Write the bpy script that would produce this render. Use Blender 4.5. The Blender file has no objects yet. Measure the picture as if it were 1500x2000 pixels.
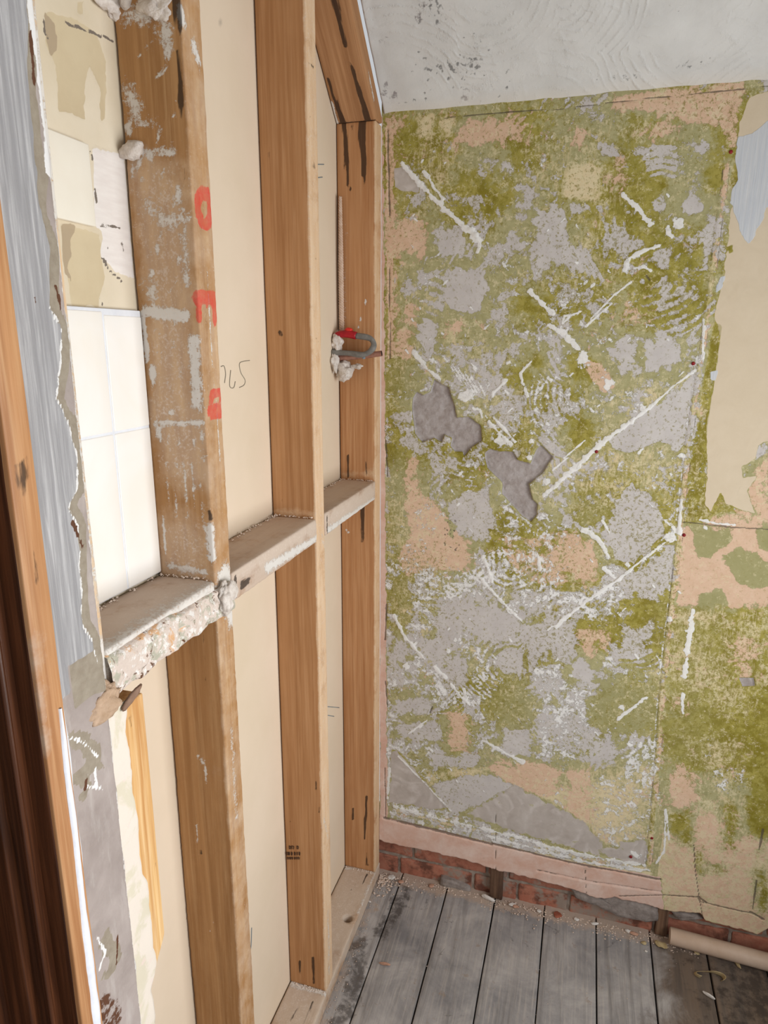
import bpy, bmesh, math, random
import numpy as np
from mathutils import Vector, Matrix
random.seed(7)
rng = np.random.default_rng(5)
S = bpy.context.scene
COL = S.collection

# ------------------------------------------------------------------ camera
CX, CY, CH, YAW, PIT, ROL, F = 0.5062, -1.6678, 1.5864, 0.2894, 0.2468, 0.0043, 1320.7
FW = np.array([-math.sin(YAW)*math.cos(PIT), math.cos(YAW)*math.cos(PIT), -math.sin(PIT)])
R0 = np.array([math.cos(YAW), math.sin(YAW), 0.0]); U0 = np.cross(R0, FW)
RR = R0*math.cos(ROL)+U0*math.sin(ROL); UU = -R0*math.sin(ROL)+U0*math.cos(ROL)
CP = np.array([CX, CY, CH])
cam = bpy.data.cameras.new('camera'); camo = bpy.data.objects.new('camera', cam); COL.objects.link(camo)
m = Matrix.Identity(4)
for i in range(3):
    m[i][0] = RR[i]; m[i][1] = UU[i]; m[i][2] = -FW[i]; m[i][3] = CP[i]
camo.matrix_world = m
cam.sensor_fit = 'VERTICAL'; cam.sensor_height = 36.0; cam.lens = F/2000*36.0; cam.clip_start = 0.02
S.camera = camo

# ------------------------------------------------------------------ light
S.view_settings.view_transform = 'Standard'; S.view_settings.look = 'None'
S.view_settings.gamma = 1.0; S.view_settings.use_curve_mapping = False
S.view_settings.exposure = 0.24
W = bpy.data.worlds.new('world'); S.world = W; W.use_nodes = True
W.node_tree.nodes['Background'].inputs[0].default_value = (0.93, 0.96, 1.0, 1)
W.node_tree.nodes['Background'].inputs[1].default_value = 0.50
def area(name, loc, rot, sx, sy, e, col):
    l = bpy.data.lights.new(name, 'AREA'); l.shape = 'RECTANGLE'; l.size = sx; l.size_y = sy; l.energy = e; l.color = col
    o = bpy.data.objects.new(name, l); COL.objects.link(o); o.location = loc; o.rotation_euler = rot
    return o
# daylight through the window in the right-hand wall
area('window_daylight', (1.60, -1.15, 1.12), (0, math.radians(90), 0), 1.1, 1.5, 28.0, (0.97, 0.98, 1.0))

# ------------------------------------------------------------------ helpers
def pl(px, py, ax, val):
    """point of the plane (axis ax = val) seen at photo pixel px,py"""
    d = FW + RR*(px-750)/F - UU*(py-1000)/F
    t = (val-CP[ax])/d[ax]
    return CP + d*t
def L3(pts, ax, val): return [pl(a, b, ax, val) for a, b in pts]
def rgb(r, g, b):
    f = lambda c: ((c/255+0.055)/1.055)**2.4 if c/255 > 0.04045 else c/255/12.92
    return (f(r), f(g), f(b), 1.0)
def vn(P, scale, seed=0):
    """vectorised value noise -1..1"""
    Q = np.asarray(P)*scale + seed*17.37
    I = np.floor(Q).astype(np.int64); Fx = Q-I; Fx = Fx*Fx*(3-2*Fx)
    def h(a, b, c):
        n = (a*73856093) ^ (b*19349663) ^ (c*83492791) ^ (seed*2654435)
        n = (n ^ (n >> 13))*1274126177 & 0x7fffffff
        return ((n ^ (n >> 16)) & 0xffff)/65535.0
    r = 0
    for dx in (0, 1):
        for dy in (0, 1):
            for dz in (0, 1):
                w = (Fx[:, 0] if dx else 1-Fx[:, 0])*(Fx[:, 1] if dy else 1-Fx[:, 1])*(Fx[:, 2] if dz else 1-Fx[:, 2])
                r = r + w*h(I[:, 0]+dx, I[:, 1]+dy, I[:, 2]+dz)
    return r*2-1
def mesh(name, V, Fc, mat=None, parent=None, smooth=True):
    me = bpy.data.meshes.new(name)
    V = np.asarray(V, dtype=np.float64)
    if isinstance(Fc, np.ndarray):
        me.vertices.add(len(V)); me.vertices.foreach_set('co', V.ravel())
        n = len(Fc); me.loops.add(n*4); me.loops.foreach_set('vertex_index', Fc.ravel().astype(np.int32))
        me.polygons.add(n); me.polygons.foreach_set('loop_start', (np.arange(n)*4).astype(np.int32))
        me.polygons.foreach_set('loop_total', np.full(n, 4, dtype=np.int32))
        me.update(calc_edges=True)
    else:
        me.from_pydata([tuple(v) for v in V], [], Fc)
    if smooth: me.polygons.foreach_set('use_smooth', [True]*len(me.polygons))
    if mat: me.materials.append(mat)
    o = bpy.data.objects.new(name, me); COL.objects.link(o)
    if parent: o.parent = parent
    return o
def tag(o, label=None, cat=None, group=None, kind=None):
    if label: o['label'] = label
    if cat: o['category'] = cat
    if group: o['group'] = group
    if kind: o['kind'] = kind
    return o
def empty(name, loc=(0, 0, 0)):
    o = bpy.data.objects.new(name, None); COL.objects.link(o); o.location = loc; o.empty_display_size = 0.05
    return o
def setbase(o, base):
    """move a mesh object's origin to base, geometry stays"""
    b = np.array(base, dtype=float); me = o.data
    V = np.empty(len(me.vertices)*3); me.vertices.foreach_get('co', V)
    me.vertices.foreach_set('co', (V.reshape(-1, 3)-b).ravel()); o.location = b; me.update()
    return o
def axis_lin(a, b, res, r):
    n = max(1, int(round((b-a-2*r)/res)))
    return np.concatenate([[a, a+r*0.35], np.linspace(a+r, b-r, n+1), [b-r*0.35, b]])
def rbox(x0, x1, y0, y1, z0, z1, res=0.006, r=0.0025, wob=0.0006, seed=1, wscale=(18, 18, 5), rough=0.0):
    X, Y, Z = axis_lin(x0, x1, res, r), axis_lin(y0, y1, res, r), axis_lin(z0, z1, res, r)
    nx, ny, nz = len(X), len(Y), len(Z)
    idx = lambda i, j, k: (i*ny+j)*nz+k
    Q = []
    def grid(f, na, nb, flip):
        a, b = np.meshgrid(np.arange(na-1), np.arange(nb-1), indexing='ij'); a = a.ravel(); b = b.ravel()
        q = np.stack([f(a, b), f(a+1, b), f(a+1, b+1), f(a, b+1)], 1)
        Q.append(q[:, ::-1] if flip else q)
    grid(lambda a, b: idx(a, b, 0), nx, ny, True); grid(lambda a, b: idx(a, b, nz-1), nx, ny, False)
    grid(lambda a, b: idx(a, 0, b), nx, nz, False); grid(lambda a, b: idx(a, ny-1, b), nx, nz, True)
    grid(lambda a, b: idx(0, a, b), ny, nz, True); grid(lambda a, b: idx(nx-1, a, b), ny, nz, False)
    Q = np.concatenate(Q); u, inv = np.unique(Q.ravel(), return_inverse=True); Q = inv.reshape(-1, 4)
    i = u//(ny*nz); j = (u//nz) % ny; k = u % nz
    P = np.stack([X[i], Y[j], Z[k]], 1)
    lo = np.array([x0+r, y0+r, z0+r]); hi = np.array([x1-r, y1-r, z1-r])
    c = np.clip(P, lo, hi); d = P-c; L = np.linalg.norm(d, axis=1, keepdims=True); L[L == 0] = 1
    N = d/L; surf = (np.abs(d).max(1) > 1e-9)
    P = np.where(surf[:, None], c+N*r, P)
    ws = np.array(wscale)
    if wob: P = P+N*(wob*(vn(P*ws, 1, seed)+0.4*vn(P*ws, 3.1, seed+3)))[:, None]
    if rough: P = P+N*(rough*(vn(P, 160, seed+5)+0.6*vn(P, 60, seed+6)))[:, None]
    return P, Q
def capf(P, pts, r0, r1=None, soft=0.8, fray=0.0):
    """0..1 field of a capsule chain round 3D points"""
    r1 = r0 if r1 is None else r1
    pts = [np.array(p) for p in pts]; out = np.zeros(len(P)); n = max(1, len(pts)-1)
    for s in range(max(1, len(pts)-1)):
        a = pts[s]; b = pts[min(s+1, len(pts)-1)]
        ra = r0+(r1-r0)*s/n; rb = r0+(r1-r0)*(s+1)/n; R = max(ra, rb)*2
        lo = np.minimum(a, b)-R; hi = np.maximum(a, b)+R
        k = np.where(np.all((P >= lo) & (P <= hi), axis=1))[0]
        if len(k) == 0: continue
        ab = b-a; L = max(ab@ab, 1e-12); t = np.clip((P[k]-a)@ab/L, 0, 1)
        d = np.linalg.norm(P[k]-(a+t[:, None]*ab), axis=1); rr = ra+(rb-ra)*t
        if fray: rr = np.maximum(rr*(1+fray*(0.7*vn(P[k], 75, 51)+0.6*vn(P[k], 190, 52))), 1e-5)
        out[k] = np.maximum(out[k], np.clip((rr-d)/(rr*soft)+0.5, 0, 1))
    return out
def co_of(o):
    V = np.empty(len(o.data.vertices)*3); o.data.vertices.foreach_get('co', V)
    return V.reshape(-1, 3)+np.array(o.location)
def setattr4(o, name, A):
    at = o.data.attributes.new(name, 'FLOAT_COLOR', 'POINT'); at.data.foreach_set('color', A.astype(np.float32).ravel())
def marks(o, ops, edge=0.0):
    """ops: (channel, pts3d, r0, r1, strength)"""
    P = co_of(o); A = np.zeros((len(P), 4))
    for ch, pts, r0, r1, st in ops:
        A[:, ch] = np.maximum(A[:, ch], st*capf(P, pts, r0*(1.25 if ch in (1, 3) else 1), r1*(1.25 if ch in (1, 3) else 1), 1.7 if ch in (1, 3) else 0.8))
    if edge:
        A[:, 3] = np.maximum(A[:, 3], edge*(P[:, 0] > -0.0035))
    setattr4(o, 'marks', A)
def tube(pts, rad, n=14, cap=True, closed=False):
    """swept tube through points (Catmull-Rom smoothed by caller)"""
    pts = [Vector(p) for p in pts]; V = []; Fc = []
    up = Vector((0, 0, 1)); prev = None
    for i, p in enumerate(pts):
        t = (pts[min(i+1, len(pts)-1)]-pts[max(i-1, 0)]).normalized()
        if prev is None:
            a = t.orthogonal().normalized()
        else:
            a = (prev-t*prev.dot(t)).normalized()
        prev = a; b = t.cross(a); r = rad(i/(len(pts)-1)) if callable(rad) else rad
        for k in range(n):
            w = 2*math.pi*k/n; V.append(p+(a*math.cos(w)+b*math.sin(w))*r)
    for i in range(len(pts)-1):
        for k in range(n):
            Fc.append((i*n+k, i*n+(k+1) % n, (i+1)*n+(k+1) % n, (i+1)*n+k))
    if cap:
        Fc.append(tuple(range(n-1, -1, -1))); Fc.append(tuple((len(pts)-1)*n+k for k in range(n)))
    return [tuple(v) for v in V], Fc
def crom(pts, n=8):
    P = [np.array(p, float) for p in pts]; P = [2*P[0]-P[1]]+P+[2*P[-1]-P[-2]]; out = []
    for i in range(1, len(P)-2):
        for k in range(n):
            t = k/n; a, b, c, d = P[i-1:i+3]
            out.append(0.5*((2*b)+(c-a)*t+(2*a-5*b+4*c-d)*t*t+(3*b-a-3*c+d)*t**3))
    out.append(P[-2]); return out
def joinm(parts):
    V = []; Fc = []
    for v, f in parts:
        k = len(V); V += [tuple(q) for q in v]; Fc += [tuple(int(i)+k for i in q) for q in f]
    return V, Fc

# ------------------------------------------------------------------ node helpers
class M:
    def __init__(s, name, rough=0.8, spec=0.3):
        s.m = bpy.data.materials.new(name); s.m.use_nodes = True; s.t = s.m.node_tree
        s.b = s.t.nodes['Principled BSDF']; s.b.inputs['Roughness'].default_value = rough
        s.b.inputs['Specular IOR Level'].default_value = spec
        s.co = s.n('ShaderNodeNewGeometry').outputs['Position']
    def n(s, k, **kw):
        x = s.t.nodes.new(k)
        for a, b in kw.items(): setattr(x, a, b)
        return x
    def l(s, a, b): s.t.links.new(a, b)
    def setin(s, sock, v):
        if hasattr(v, 'is_output') or isinstance(v, bpy.types.NodeSocket): s.l(v, sock)
        else: sock.default_value = v
    def math(s, op, a, b=0.0, c=None, clamp=False):
        x = s.n('ShaderNodeMath', operation=op, use_clamp=clamp)
        s.setin(x.inputs[0], a); s.setin(x.inputs[1], b)
        if c is not None: s.setin(x.inputs[2], c)
        return x.outputs[0]
    def vmul(s, v, sc):
        x = s.n('ShaderNodeVectorMath', operation='MULTIPLY'); s.setin(x.inputs[0], v); x.inputs[1].default_value = sc
        return x.outputs[0]
    def noise(s, scale, detail=6, rough=0.6, dist=0.0, vec=None, sv=None, off=0):
        x = s.n('ShaderNodeTexNoise'); v = vec or s.co
        if sv: v = s.vmul(v, sv)
        if off:
            a = s.n('ShaderNodeVectorMath', operation='ADD'); s.l(v, a.inputs[0]); a.inputs[1].default_value = (off, off*1.7, off*0.6); v = a.outputs[0]
        s.l(v, x.inputs['Vector']); x.inputs['Scale'].default_value = scale; x.inputs['Detail'].default_value = detail
        x.inputs['Roughness'].default_value = rough; x.inputs['Distortion'].default_value = dist
        return x.outputs['Fac']
    def mr(s, v, a, b, c=0.0, d=1.0):
        x = s.n('ShaderNodeMapRange'); s.setin(x.inputs[0], v); x.inputs[1].default_value = a; x.inputs[2].default_value = b
        x.inputs[3].default_value = c; x.inputs[4].default_value = d
        return x.outputs[0]
    def mix(s, f, a, b):
        x = s.n('ShaderNodeMix', data_type='RGBA'); s.setin(x.inputs[0], f); s.setin(x.inputs[6], a); s.setin(x.inputs[7], b)
        return x.outputs[2]
    def attr(s, name):
        a = s.n('ShaderNodeAttribute', attribute_name=name); q = s.n('ShaderNodeSeparateColor'); s.l(a.outputs['Color'], q.inputs[0])
        return q.outputs[0], q.outputs[1], q.outputs[2], a.outputs['Alpha']
    def mask(s, m, noise, k=9.0, lo=0.33, hi=0.67):
        """patchy mask: density m against a noise stretched to 0..1"""
        nn = s.mr(noise, lo, hi)
        d = s.math('SUBTRACT', s.math('MULTIPLY_ADD', m, 1.4, -0.2), nn)
        return s.math('MULTIPLY_ADD', d, k, 0.5, clamp=True)
    def bump(s, h, strength=0.5, dist=0.002, prev=None):
        x = s.n('ShaderNodeBump'); x.inputs['Strength'].default_value = strength; x.inputs['Distance'].default_value = dist
        s.l(h, x.inputs['Height'])
        if prev: s.l(prev, x.inputs['Normal'])
        return x.outputs[0]
    def arcs(s, scale, freq, dist=0.02, off=0.0, vec=None, far=1.2):
        """bundles of curved scrape lines, each cell round its own centre"""
        v = vec or s.co
        vo = s.n('ShaderNodeTexVoronoi'); s.l(v, vo.inputs['Vector']); vo.inputs['Scale'].default_value = scale
        wob = s.n('ShaderNodeTexNoise'); s.l(v, wob.inputs['Vector']); wob.inputs['Scale'].default_value = scale*2.5
        a = s.n('ShaderNodeVectorMath', operation='SCALE'); s.l(wob.outputs['Color'], a.inputs[0]); a.inputs['Scale'].default_value = dist
        b = s.n('ShaderNodeVectorMath', operation='ADD'); s.l(v, b.inputs[0]); s.l(a.outputs[0], b.inputs[1])
        s.l(b.outputs[0], vo.inputs['Vector'])
        c = s.n('ShaderNodeVectorMath', operation='SUBTRACT'); s.l(b.outputs[0], c.inputs[0]); s.l(vo.outputs['Position'], c.inputs[1])
        e = s.n('ShaderNodeVectorMath', operation='SUBTRACT'); s.l(vo.outputs['Color'], e.inputs[0]); e.inputs[1].default_value = (0.5, 0.5, 0.5)
        g = s.n('ShaderNodeVectorMath', operation='SCALE'); s.l(e.outputs[0], g.inputs[0]); g.inputs['Scale'].default_value = far/scale
        h = s.n('ShaderNodeVectorMath', operation='ADD'); s.l(c.outputs[0], h.inputs[0]); s.l(g.outputs[0], h.inputs[1])
        q = s.n('ShaderNodeVectorMath', operation='LENGTH'); s.l(h.outputs[0], q.inputs[0])
        return s.math('MULTIPLY_ADD', s.math('SINE', s.math('MULTIPLY', q.outputs['Value'], freq)), 0.5, 0.5)
    def out(s, col, normal=None, rough=None):
        s.setin(s.b.inputs['Base Color'], col)
        if normal is not None: s.l(normal, s.b.inputs['Normal'])
        if rough is not None: s.setin(s.b.inputs['Roughness'], rough)
        return s.m

WHITE = rgb(216, 212, 206)
def wood(name, base, dark, light, axis=2, dust=0.0, dustcol=rgb(196, 178, 160), off=0.0, rough=0.75, saw=0.3, whitecol=WHITE, contrast=1.0, edgecol=None, rot=None):
    k = M(name, rough)
    if rot is not None:
        vr = k.n('ShaderNodeVectorRotate', rotation_type='X_AXIS'); k.l(k.co, vr.inputs['Vector']); vr.inputs['Angle'].default_value = rot; k.co = vr.outputs[0]
    s1 = [26, 26, 26]; s1[axis] = 1.0; s2 = [170, 170, 170]; s2[axis] = 5.0
    g1 = k.noise(1.0, 5, 0.6, 1.2, sv=tuple(s1), off=off+0.37)
    g2 = k.noise(1.0, 3, 0.6, 0.2, sv=tuple(s2), off=off)
    g3 = k.noise(3.0, 4, 0.6, 0.0, off=off+3)
    c = k.mix(k.mr(g1, 0.32, 0.68), dark, base)
    c = k.mix(k.mr(g2, 0.45, 0.75, 0, 0.55*contrast), c, light)
    c = k.mix(k.mr(g2, 0.45, 0.25, 0, 0.35*contrast), c, dark)
    c = k.mix(k.mr(g3, 0.5, 0.8, 0, 0.5), c, dark)
    a = k.attr('marks')
    fn = k.noise(70, 12, 0.8, off=off+1); pw = k.noise(260, 6, 0.75, off=off+2); mid = k.noise(14, 8, 0.65, off=off+5)
    if dust:
        dm = k.mask(dust, mid, 2.0, 0.25, 0.75)
        c = k.mix(k.math('MULTIPLY', dm, 0.8), c, dustcol)
    sv = [70, 70, 70]; sv[axis] = 12
    st = k.noise(1.0, 5, 0.6, 0.4, sv=tuple(sv), off=off+9)
    mp = k.mask(a[3], mid, 2.2, 0.25, 0.75)
    c = k.mix(k.math('MULTIPLY', mp, 0.8), c, k.mix(k.mr(st, .3, .7), dustcol, edgecol or dustcol))
    mw = k.mask(a[1], k.math('MULTIPLY_ADD', fn, 0.6, k.math('MULTIPLY', pw, 0.4)), 4.0, 0.36, 0.64); c = k.mix(k.math('MULTIPLY', mw, 0.9), c, whitecol)
    hz = k.mask(k.math('MULTIPLY', a[3], 0.45), k.math('MULTIPLY_ADD', fn, 0.4, k.math('MULTIPLY', pw, 0.6)), 3.0, 0.36, 0.64); c = k.mix(k.math('MULTIPLY', hz, k.math('MULTIPLY', 0.7, k.mr(a[3], 1.0, 0.85))), c, rgb(214, 200, 188))
    mdk = k.mask(a[0], st, 3.0); c = k.mix(k.math('MULTIPLY', mdk, 0.85), c, rgb(40, 27, 20))
    mrd = k.mask(a[2], fn, 3.5, 0.3, 0.8); c = k.mix(k.math('MULTIPLY', mrd, k.mr(fn, .4, .6, .85, .55)), c, rgb(208, 60, 50))
    h = k.math('ADD', k.math('MULTIPLY', g2, 0.6), k.math('MULTIPLY', mw, 0.9))
    h = k.math('ADD', h, k.math('MULTIPLY', fn, saw))
    return k.out(c, k.bump(h, 0.5, 0.0012))

# studs (warm orange brown, planed), rough sawn ones, dusty noggins, pine
W_STUD = wood('stud_wood', rgb(192, 142, 98), rgb(162, 110, 68), rgb(206, 162, 120), off=1, dustcol=rgb(206, 172, 134), edgecol=rgb(222, 194, 160))
W_STUD2 = wood('stud_wood_mid', rgb(188, 140, 96), rgb(158, 110, 68), rgb(204, 160, 118), off=4, dustcol=rgb(212, 178, 142), edgecol=rgb(226, 200, 168))
W_OLD = wood('rough_stud_wood', rgb(178, 134, 88), rgb(148, 106, 64), rgb(196, 158, 114), off=7, dust=0.12, saw=1.2, dustcol=rgb(180, 152, 128), edgecol=rgb(206, 176, 142))
W_NOG = wood('noggin_wood', rgb(176, 134, 98), rgb(134, 92, 60), rgb(206, 172, 140), axis=1, dust=0.72, off=2, saw=0.8, dustcol=rgb(200, 182, 166))
W_PLATE = wood('sole_plate_wood', rgb(178, 138, 102), rgb(130, 92, 62), rgb(206, 176, 146), axis=1, dust=0.6, off=3, saw=0.8, dustcol=rgb(198, 180, 162))
W_PINE = wood('pine_wood', rgb(222, 180, 122), rgb(180, 122, 66), rgb(240, 210, 162), off=6, contrast=1.3)
W_CASE = wood('casing_wood', rgb(194, 144, 100), rgb(150, 100, 60), rgb(212, 170, 126), off=8, rough=0.45)
W_DOOR = wood('dark_door_wood', rgb(74, 42, 26), rgb(40, 22, 14), rgb(98, 58, 36), off=9, rough=0.35)
W_PLUG = wood('old_plug_wood', rgb(116, 88, 68), rgb(66, 46, 36), rgb(140, 110, 86), off=11, dust=0.08)

def plain(name, col, col2=None, scale=30, rough=0.8, bump=0.3, dist=0.001, spec=0.3):
    k = M(name, rough, spec); n = k.noise(scale, 6, 0.65)
    return k.out(k.mix(k.mr(n, 0.3, 0.7), col, col2 or col), k.bump(n, bump, dist))
M_PLASTER = plain('white_plaster', rgb(232, 224, 216), rgb(190, 176, 164), 90, 0.9, 1.0, 0.004)
M_CEMENT = plain('grey_cement', rgb(160, 150, 144), rgb(122, 112, 106), 70, 0.95, 1.0, 0.003)
M_COPPER = plain('copper', rgb(186, 138, 120), rgb(150, 108, 92), 80, 0.45); M_COPPER.node_tree.nodes['Principled BSDF'].inputs['Metallic'].default_value = 0.35
M_CABLE = plain('grey_cable', rgb(136, 134, 130), rgb(104, 100, 94), 60, 0.6)
M_REDTAPE = plain('red_tape', rgb(186, 36, 44), rgb(140, 20, 32), 60, 0.4)
M_BLACK = plain('black', rgb(24, 20, 18), rgb(34, 28, 24))
M_CORD = plain('cord', rgb(214, 190, 172), rgb(186, 156, 132), 90)
M_PVC = plain('pipe_plastic', rgb(206, 184, 166), rgb(190, 164, 142), 14, 0.45, 0.1)
M_PENCIL = plain('pencil', rgb(150, 142, 124), rgb(130, 122, 108))
M_BLUEGREY = plain('blue_grey_mark', rgb(132, 144, 150), rgb(110, 122, 130))
M_REDPLUG = plain('red_plastic', rgb(150, 30, 34), rgb(110, 20, 26), 40, 0.5)

# ------------------------------------------------------------------ back wall
LAV = (176, 170, 168)
def back_wall():
    res = 0.0026; x0, x1, zt = 0.0, 1.42, 2.30
    nx = int((x1-x0)/res); nz = int(zt/res)
    bot = [(742, 1640), (751, 1644), (807, 1655), (876, 1671), (935, 1687), (967, 1698), (1030, 1713), (1090, 1728), (1116, 1737), (1180, 1757), (1200, 1752), (1254, 1764), (1290, 1775), (1312, 1780), (1368, 1784), (1378, 1799), (1425, 1810), (1480, 1824), (1500, 1814)]
    B = np.array([pl(a, b, 1, 0.0)[[0, 2]] for a, b in bot])
    xs = np.linspace(x0, x1, nx+1)
    zb = np.interp(xs, B[:, 0], B[:, 1])
    q = np.stack([xs, xs*0, xs*0], 1); zb = zb+0.003*vn(q, 60, 3)+0.002*vn(q, 190, 4)
    v = np.linspace(0, 1, nz+1)
    Xg = np.repeat(xs[:, None], nz+1, 1); Zg = zb[:, None]+(zt-zb[:, None])*v[None, :]
    n = (nx+1)*(nz+1); P = np.stack([Xg.ravel(), np.zeros(n), Zg.ravel()], 1)
    X2 = P[:, [0, 2]]
    ch = {k: np.zeros(n) for k in ('grey', 'peach', 'white', 'yellow', 'screed', 'cream', 'blue', 'olive', 'hole', 'pink', 'sage', 'crack')}
    H = np.zeros(n)
    def w2(pts): return np.array([pl(a, b, 1, 0.0)[[0, 2]] for a, b in pts])
    def polyf(pts, soft=6, jag=0.004):
        """soft 0..1 field of a polygon given in photo pixels, laid on the wall plane"""
        T = w2(pts); sf = soft*0.00125
        lo = T.min(0)-sf*2-jag*2; hi = T.max(0)+sf*2+jag*2
        k = np.where(np.all((X2 >= lo) & (X2 <= hi), axis=1))[0]; Q = X2[k]
        ins = np.zeros(len(k), bool); d = np.full(len(k), 9.0); m_ = len(T)
        for i in range(m_):
            a = T[i]; b = T[(i+1) % m_]; ab = b-a
            c = ((a[1] > Q[:, 1]) != (b[1] > Q[:, 1]))
            with np.errstate(divide='ignore', invalid='ignore'):
                xi = a[0]+(Q[:, 1]-a[1])*ab[0]/(ab[1] if ab[1] else 1e-9)
            ins ^= (c & (Q[:, 0] < xi))
            t = np.clip((Q-a)@ab/max(ab@ab, 1e-12), 0, 1); d = np.minimum(d, np.linalg.norm(Q-(a+t[:, None]*ab), axis=1))
        sd = np.where(ins, d, -d)
        p3 = P[k]; sd = sd+jag*(0.7*vn(p3, 60, 5)+0.5*vn(p3, 170, 6))
        return k, np.clip(sd/sf*0.5+0.5, 0, 1)
    def poly(c, pts, st=1.0, soft=10, sup=(), supf=0.85, jag=0.004):
        k, f = polyf(pts, soft, jag)
        ch[c][k] = np.maximum(ch[c][k]*1.0, f*st)
        for o in sup: ch[o][k] *= (1-supf*f)
        return k, f
    def box(c, x0_, y0_, x1_, y1_, st=1.0, soft=12, sup=(), supf=0.85):
        soft *= 2.0; x0_ -= 4; x1_ += 4; y0_ -= 4; y1_ += 4
        cx, cy, rx, ry = (x0_+x1_)/2, (y0_+y1_)/2, (x1_-x0_)/2, (y1_-y0_)/2
        pts = []
        for i in range(12):
            t = 2*math.pi*i/12; e = 0.88+0.2*random.random(); s_ = lambda u: math.copysign(abs(u)**0.7, u)
            pts.append((cx+rx*e*s_(math.cos(t)), cy+ry*e*s_(math.sin(t))))
        return poly(c, pts, st, soft, sup, supf, 0.008)
    def stroke(c, pts, rpx, st=1.0, h=0.0, r2=None, soft=None):
        soft = soft or (1.0 if c == 'white' else 0.8)
        if c == 'white': rpx *= 1.1; r2 = r2*1.1 if r2 else None; h *= 0.7
        p3 = [pl(a, b, 1, 0.0) for a, b in pts]
        f = capf(P, p3, rpx*0.00125, (r2*0.00125 if r2 else None), soft, 0.9 if c == 'white' else 0.0)
        ch[c][:] = np.maximum(ch[c], f*st)
        if h: H[:] = H+h*f
    LN = vn(P, 7, 21)*0.6+vn(P, 16, 22)*0.4           # broad drift of the densities
    ch['grey'] += np.clip(0.43+0.22*LN, 0, 1); ch['peach'] += np.clip(0.2-0.22*LN+0.12*vn(P, 5, 24), 0, 1)
    ch['yellow'] += np.clip(0.33+0.25*vn(P, 6, 25), 0, 1); ch['white'] += np.clip(0.24+0.12*vn(P, 8, 26), 0, 1)
    ch['olive'] += np.clip(0.55+0.5*vn(P, 9, 27), 0, 1)
    ch['olive'] *= np.clip((P[:, 2]-0.1)/1.2+0.35, 0, 1)
    # upper part darker olive with less white
    up = np.clip((P[:, 2]-1.55)/0.3, 0, 1); ch['white'] *= (1-0.5*up); ch['grey'] *= (1-0.15*up)
    lowz = np.clip((1.25-P[:, 2])/0.25, 0, 1)*np.clip((0.80-P[:, 0])/0.05, 0, 1)
    ch['grey'] += 0.13*lowz; ch['white'] += 0.14*lowz; ch['peach'] += 0.05*lowz
    ch['white'] += 0.07*np.clip((0.80-P[:, 0])/0.05, 0, 1)
    # broad white speckling in the middle
    for b in [(860, 600, 1120, 900), (830, 1040, 1200, 1520), (1180, 1250, 1290, 1400), (1200, 600, 1400, 640)]:
        box('white', *b, st=0.27, soft=60)
    A = ('peach', 'yellow', 'white'); G = ('grey', 'yellow', 'white')
    # lavender-grey skim patches
    for b in [(866, 515, 957, 616), (810, 616, 858, 688), (846, 432, 906, 501), (975, 312, 1006, 340), (1271, 363, 1305, 417), (1172, 283, 1217, 313),
              (1233, 281, 1322, 312), (1335, 268, 1388, 300), (1332, 390, 1371, 418), (1367, 443, 1395, 523), (1276, 486, 1305, 525), (1281, 534, 1313, 590),
              (1100, 377, 1153, 417), (1319, 531, 1326, 614), (1333, 550, 1340, 614), (1348, 547, 1355, 590), (1275, 585, 1312, 606), (1257, 655, 1326, 738),
              (1201, 655, 1241, 738), (874, 965, 968, 1065), (762, 800, 806, 832), (863, 887, 896, 918), (776, 852, 806, 876), (903, 996, 940, 1036),
              (853, 1176, 988, 1234), (927, 1208, 1052, 1260), (965, 1262, 1030, 1322), (828, 1240, 882, 1286), (874, 1283, 917, 1340), (764, 1410, 872, 1448),
              (975, 1415, 1043, 1468), (1026, 1200, 1135, 1283), (845, 1468, 945, 1505), (1100, 1237, 1136, 1284), (1110, 1285, 1162, 1332), (1143, 1443, 1211, 1508),
              (1176, 1316, 1194, 1366), (905, 375, 960, 410), (930, 330, 950, 370), (1180, 430, 1240, 490), (1040, 400, 1120, 520), (762, 1235, 800, 1300), (775, 1360, 840, 1400),
              (1200, 1180, 1290, 1300), (1240, 1120, 1310, 1180)]:
        dens = 0.82
        box('grey', *b, st=dens, soft=9, sup=A)
    poly('grey', [(1228, 821), (1260, 800), (1290, 785), (1352, 748), (1350, 800), (1340, 870), (1322, 885), (1290, 862), (1265, 870), (1230, 885), (1200, 880), (1190, 860)], 1.0, 8, A, 1.0)
    poly('grey', [(1233, 943), (1270, 965), (1297, 1010), (1297, 1050), (1260, 1076), (1239, 1103), (1196, 1098), (1188, 1037), (1199, 983)], 1.0, 8, A, 1.0)
    poly('grey', [(1230, 1125), (1297, 1075), (1320, 1060), (1318, 1135), (1220, 1140)], 0.9, 8, A, 1.0)
    poly('grey', [(1040, 620), (1120, 640), (1150, 760), (1100, 860), (1060, 700)], 0.35, 20)
    # faded comb scrapes (parallel diagonal fingers)
    for i in range(7):
        a = 1065+i*13; stroke('grey', [(a, 470+i*3), (a+34, 512+i*6)], 3.2, 0.9)
    for i in range(5):
        stroke('grey', [(1262+2*i, 292+i*13), (1290, 286+i*13), (1318, 289+i*14)], 3.4, 0.85)
    for i in range(8):
        stroke('grey', [(1010+i*11, 1400+i*2), (1040+i*11, 1440+i*3)], 2.2, 0.8)
    for i in range(6):
        stroke('white', [(868+i*13, 700+i*9), (905+i*9, 752+i*5)], 1.2, 0.8)
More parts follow.
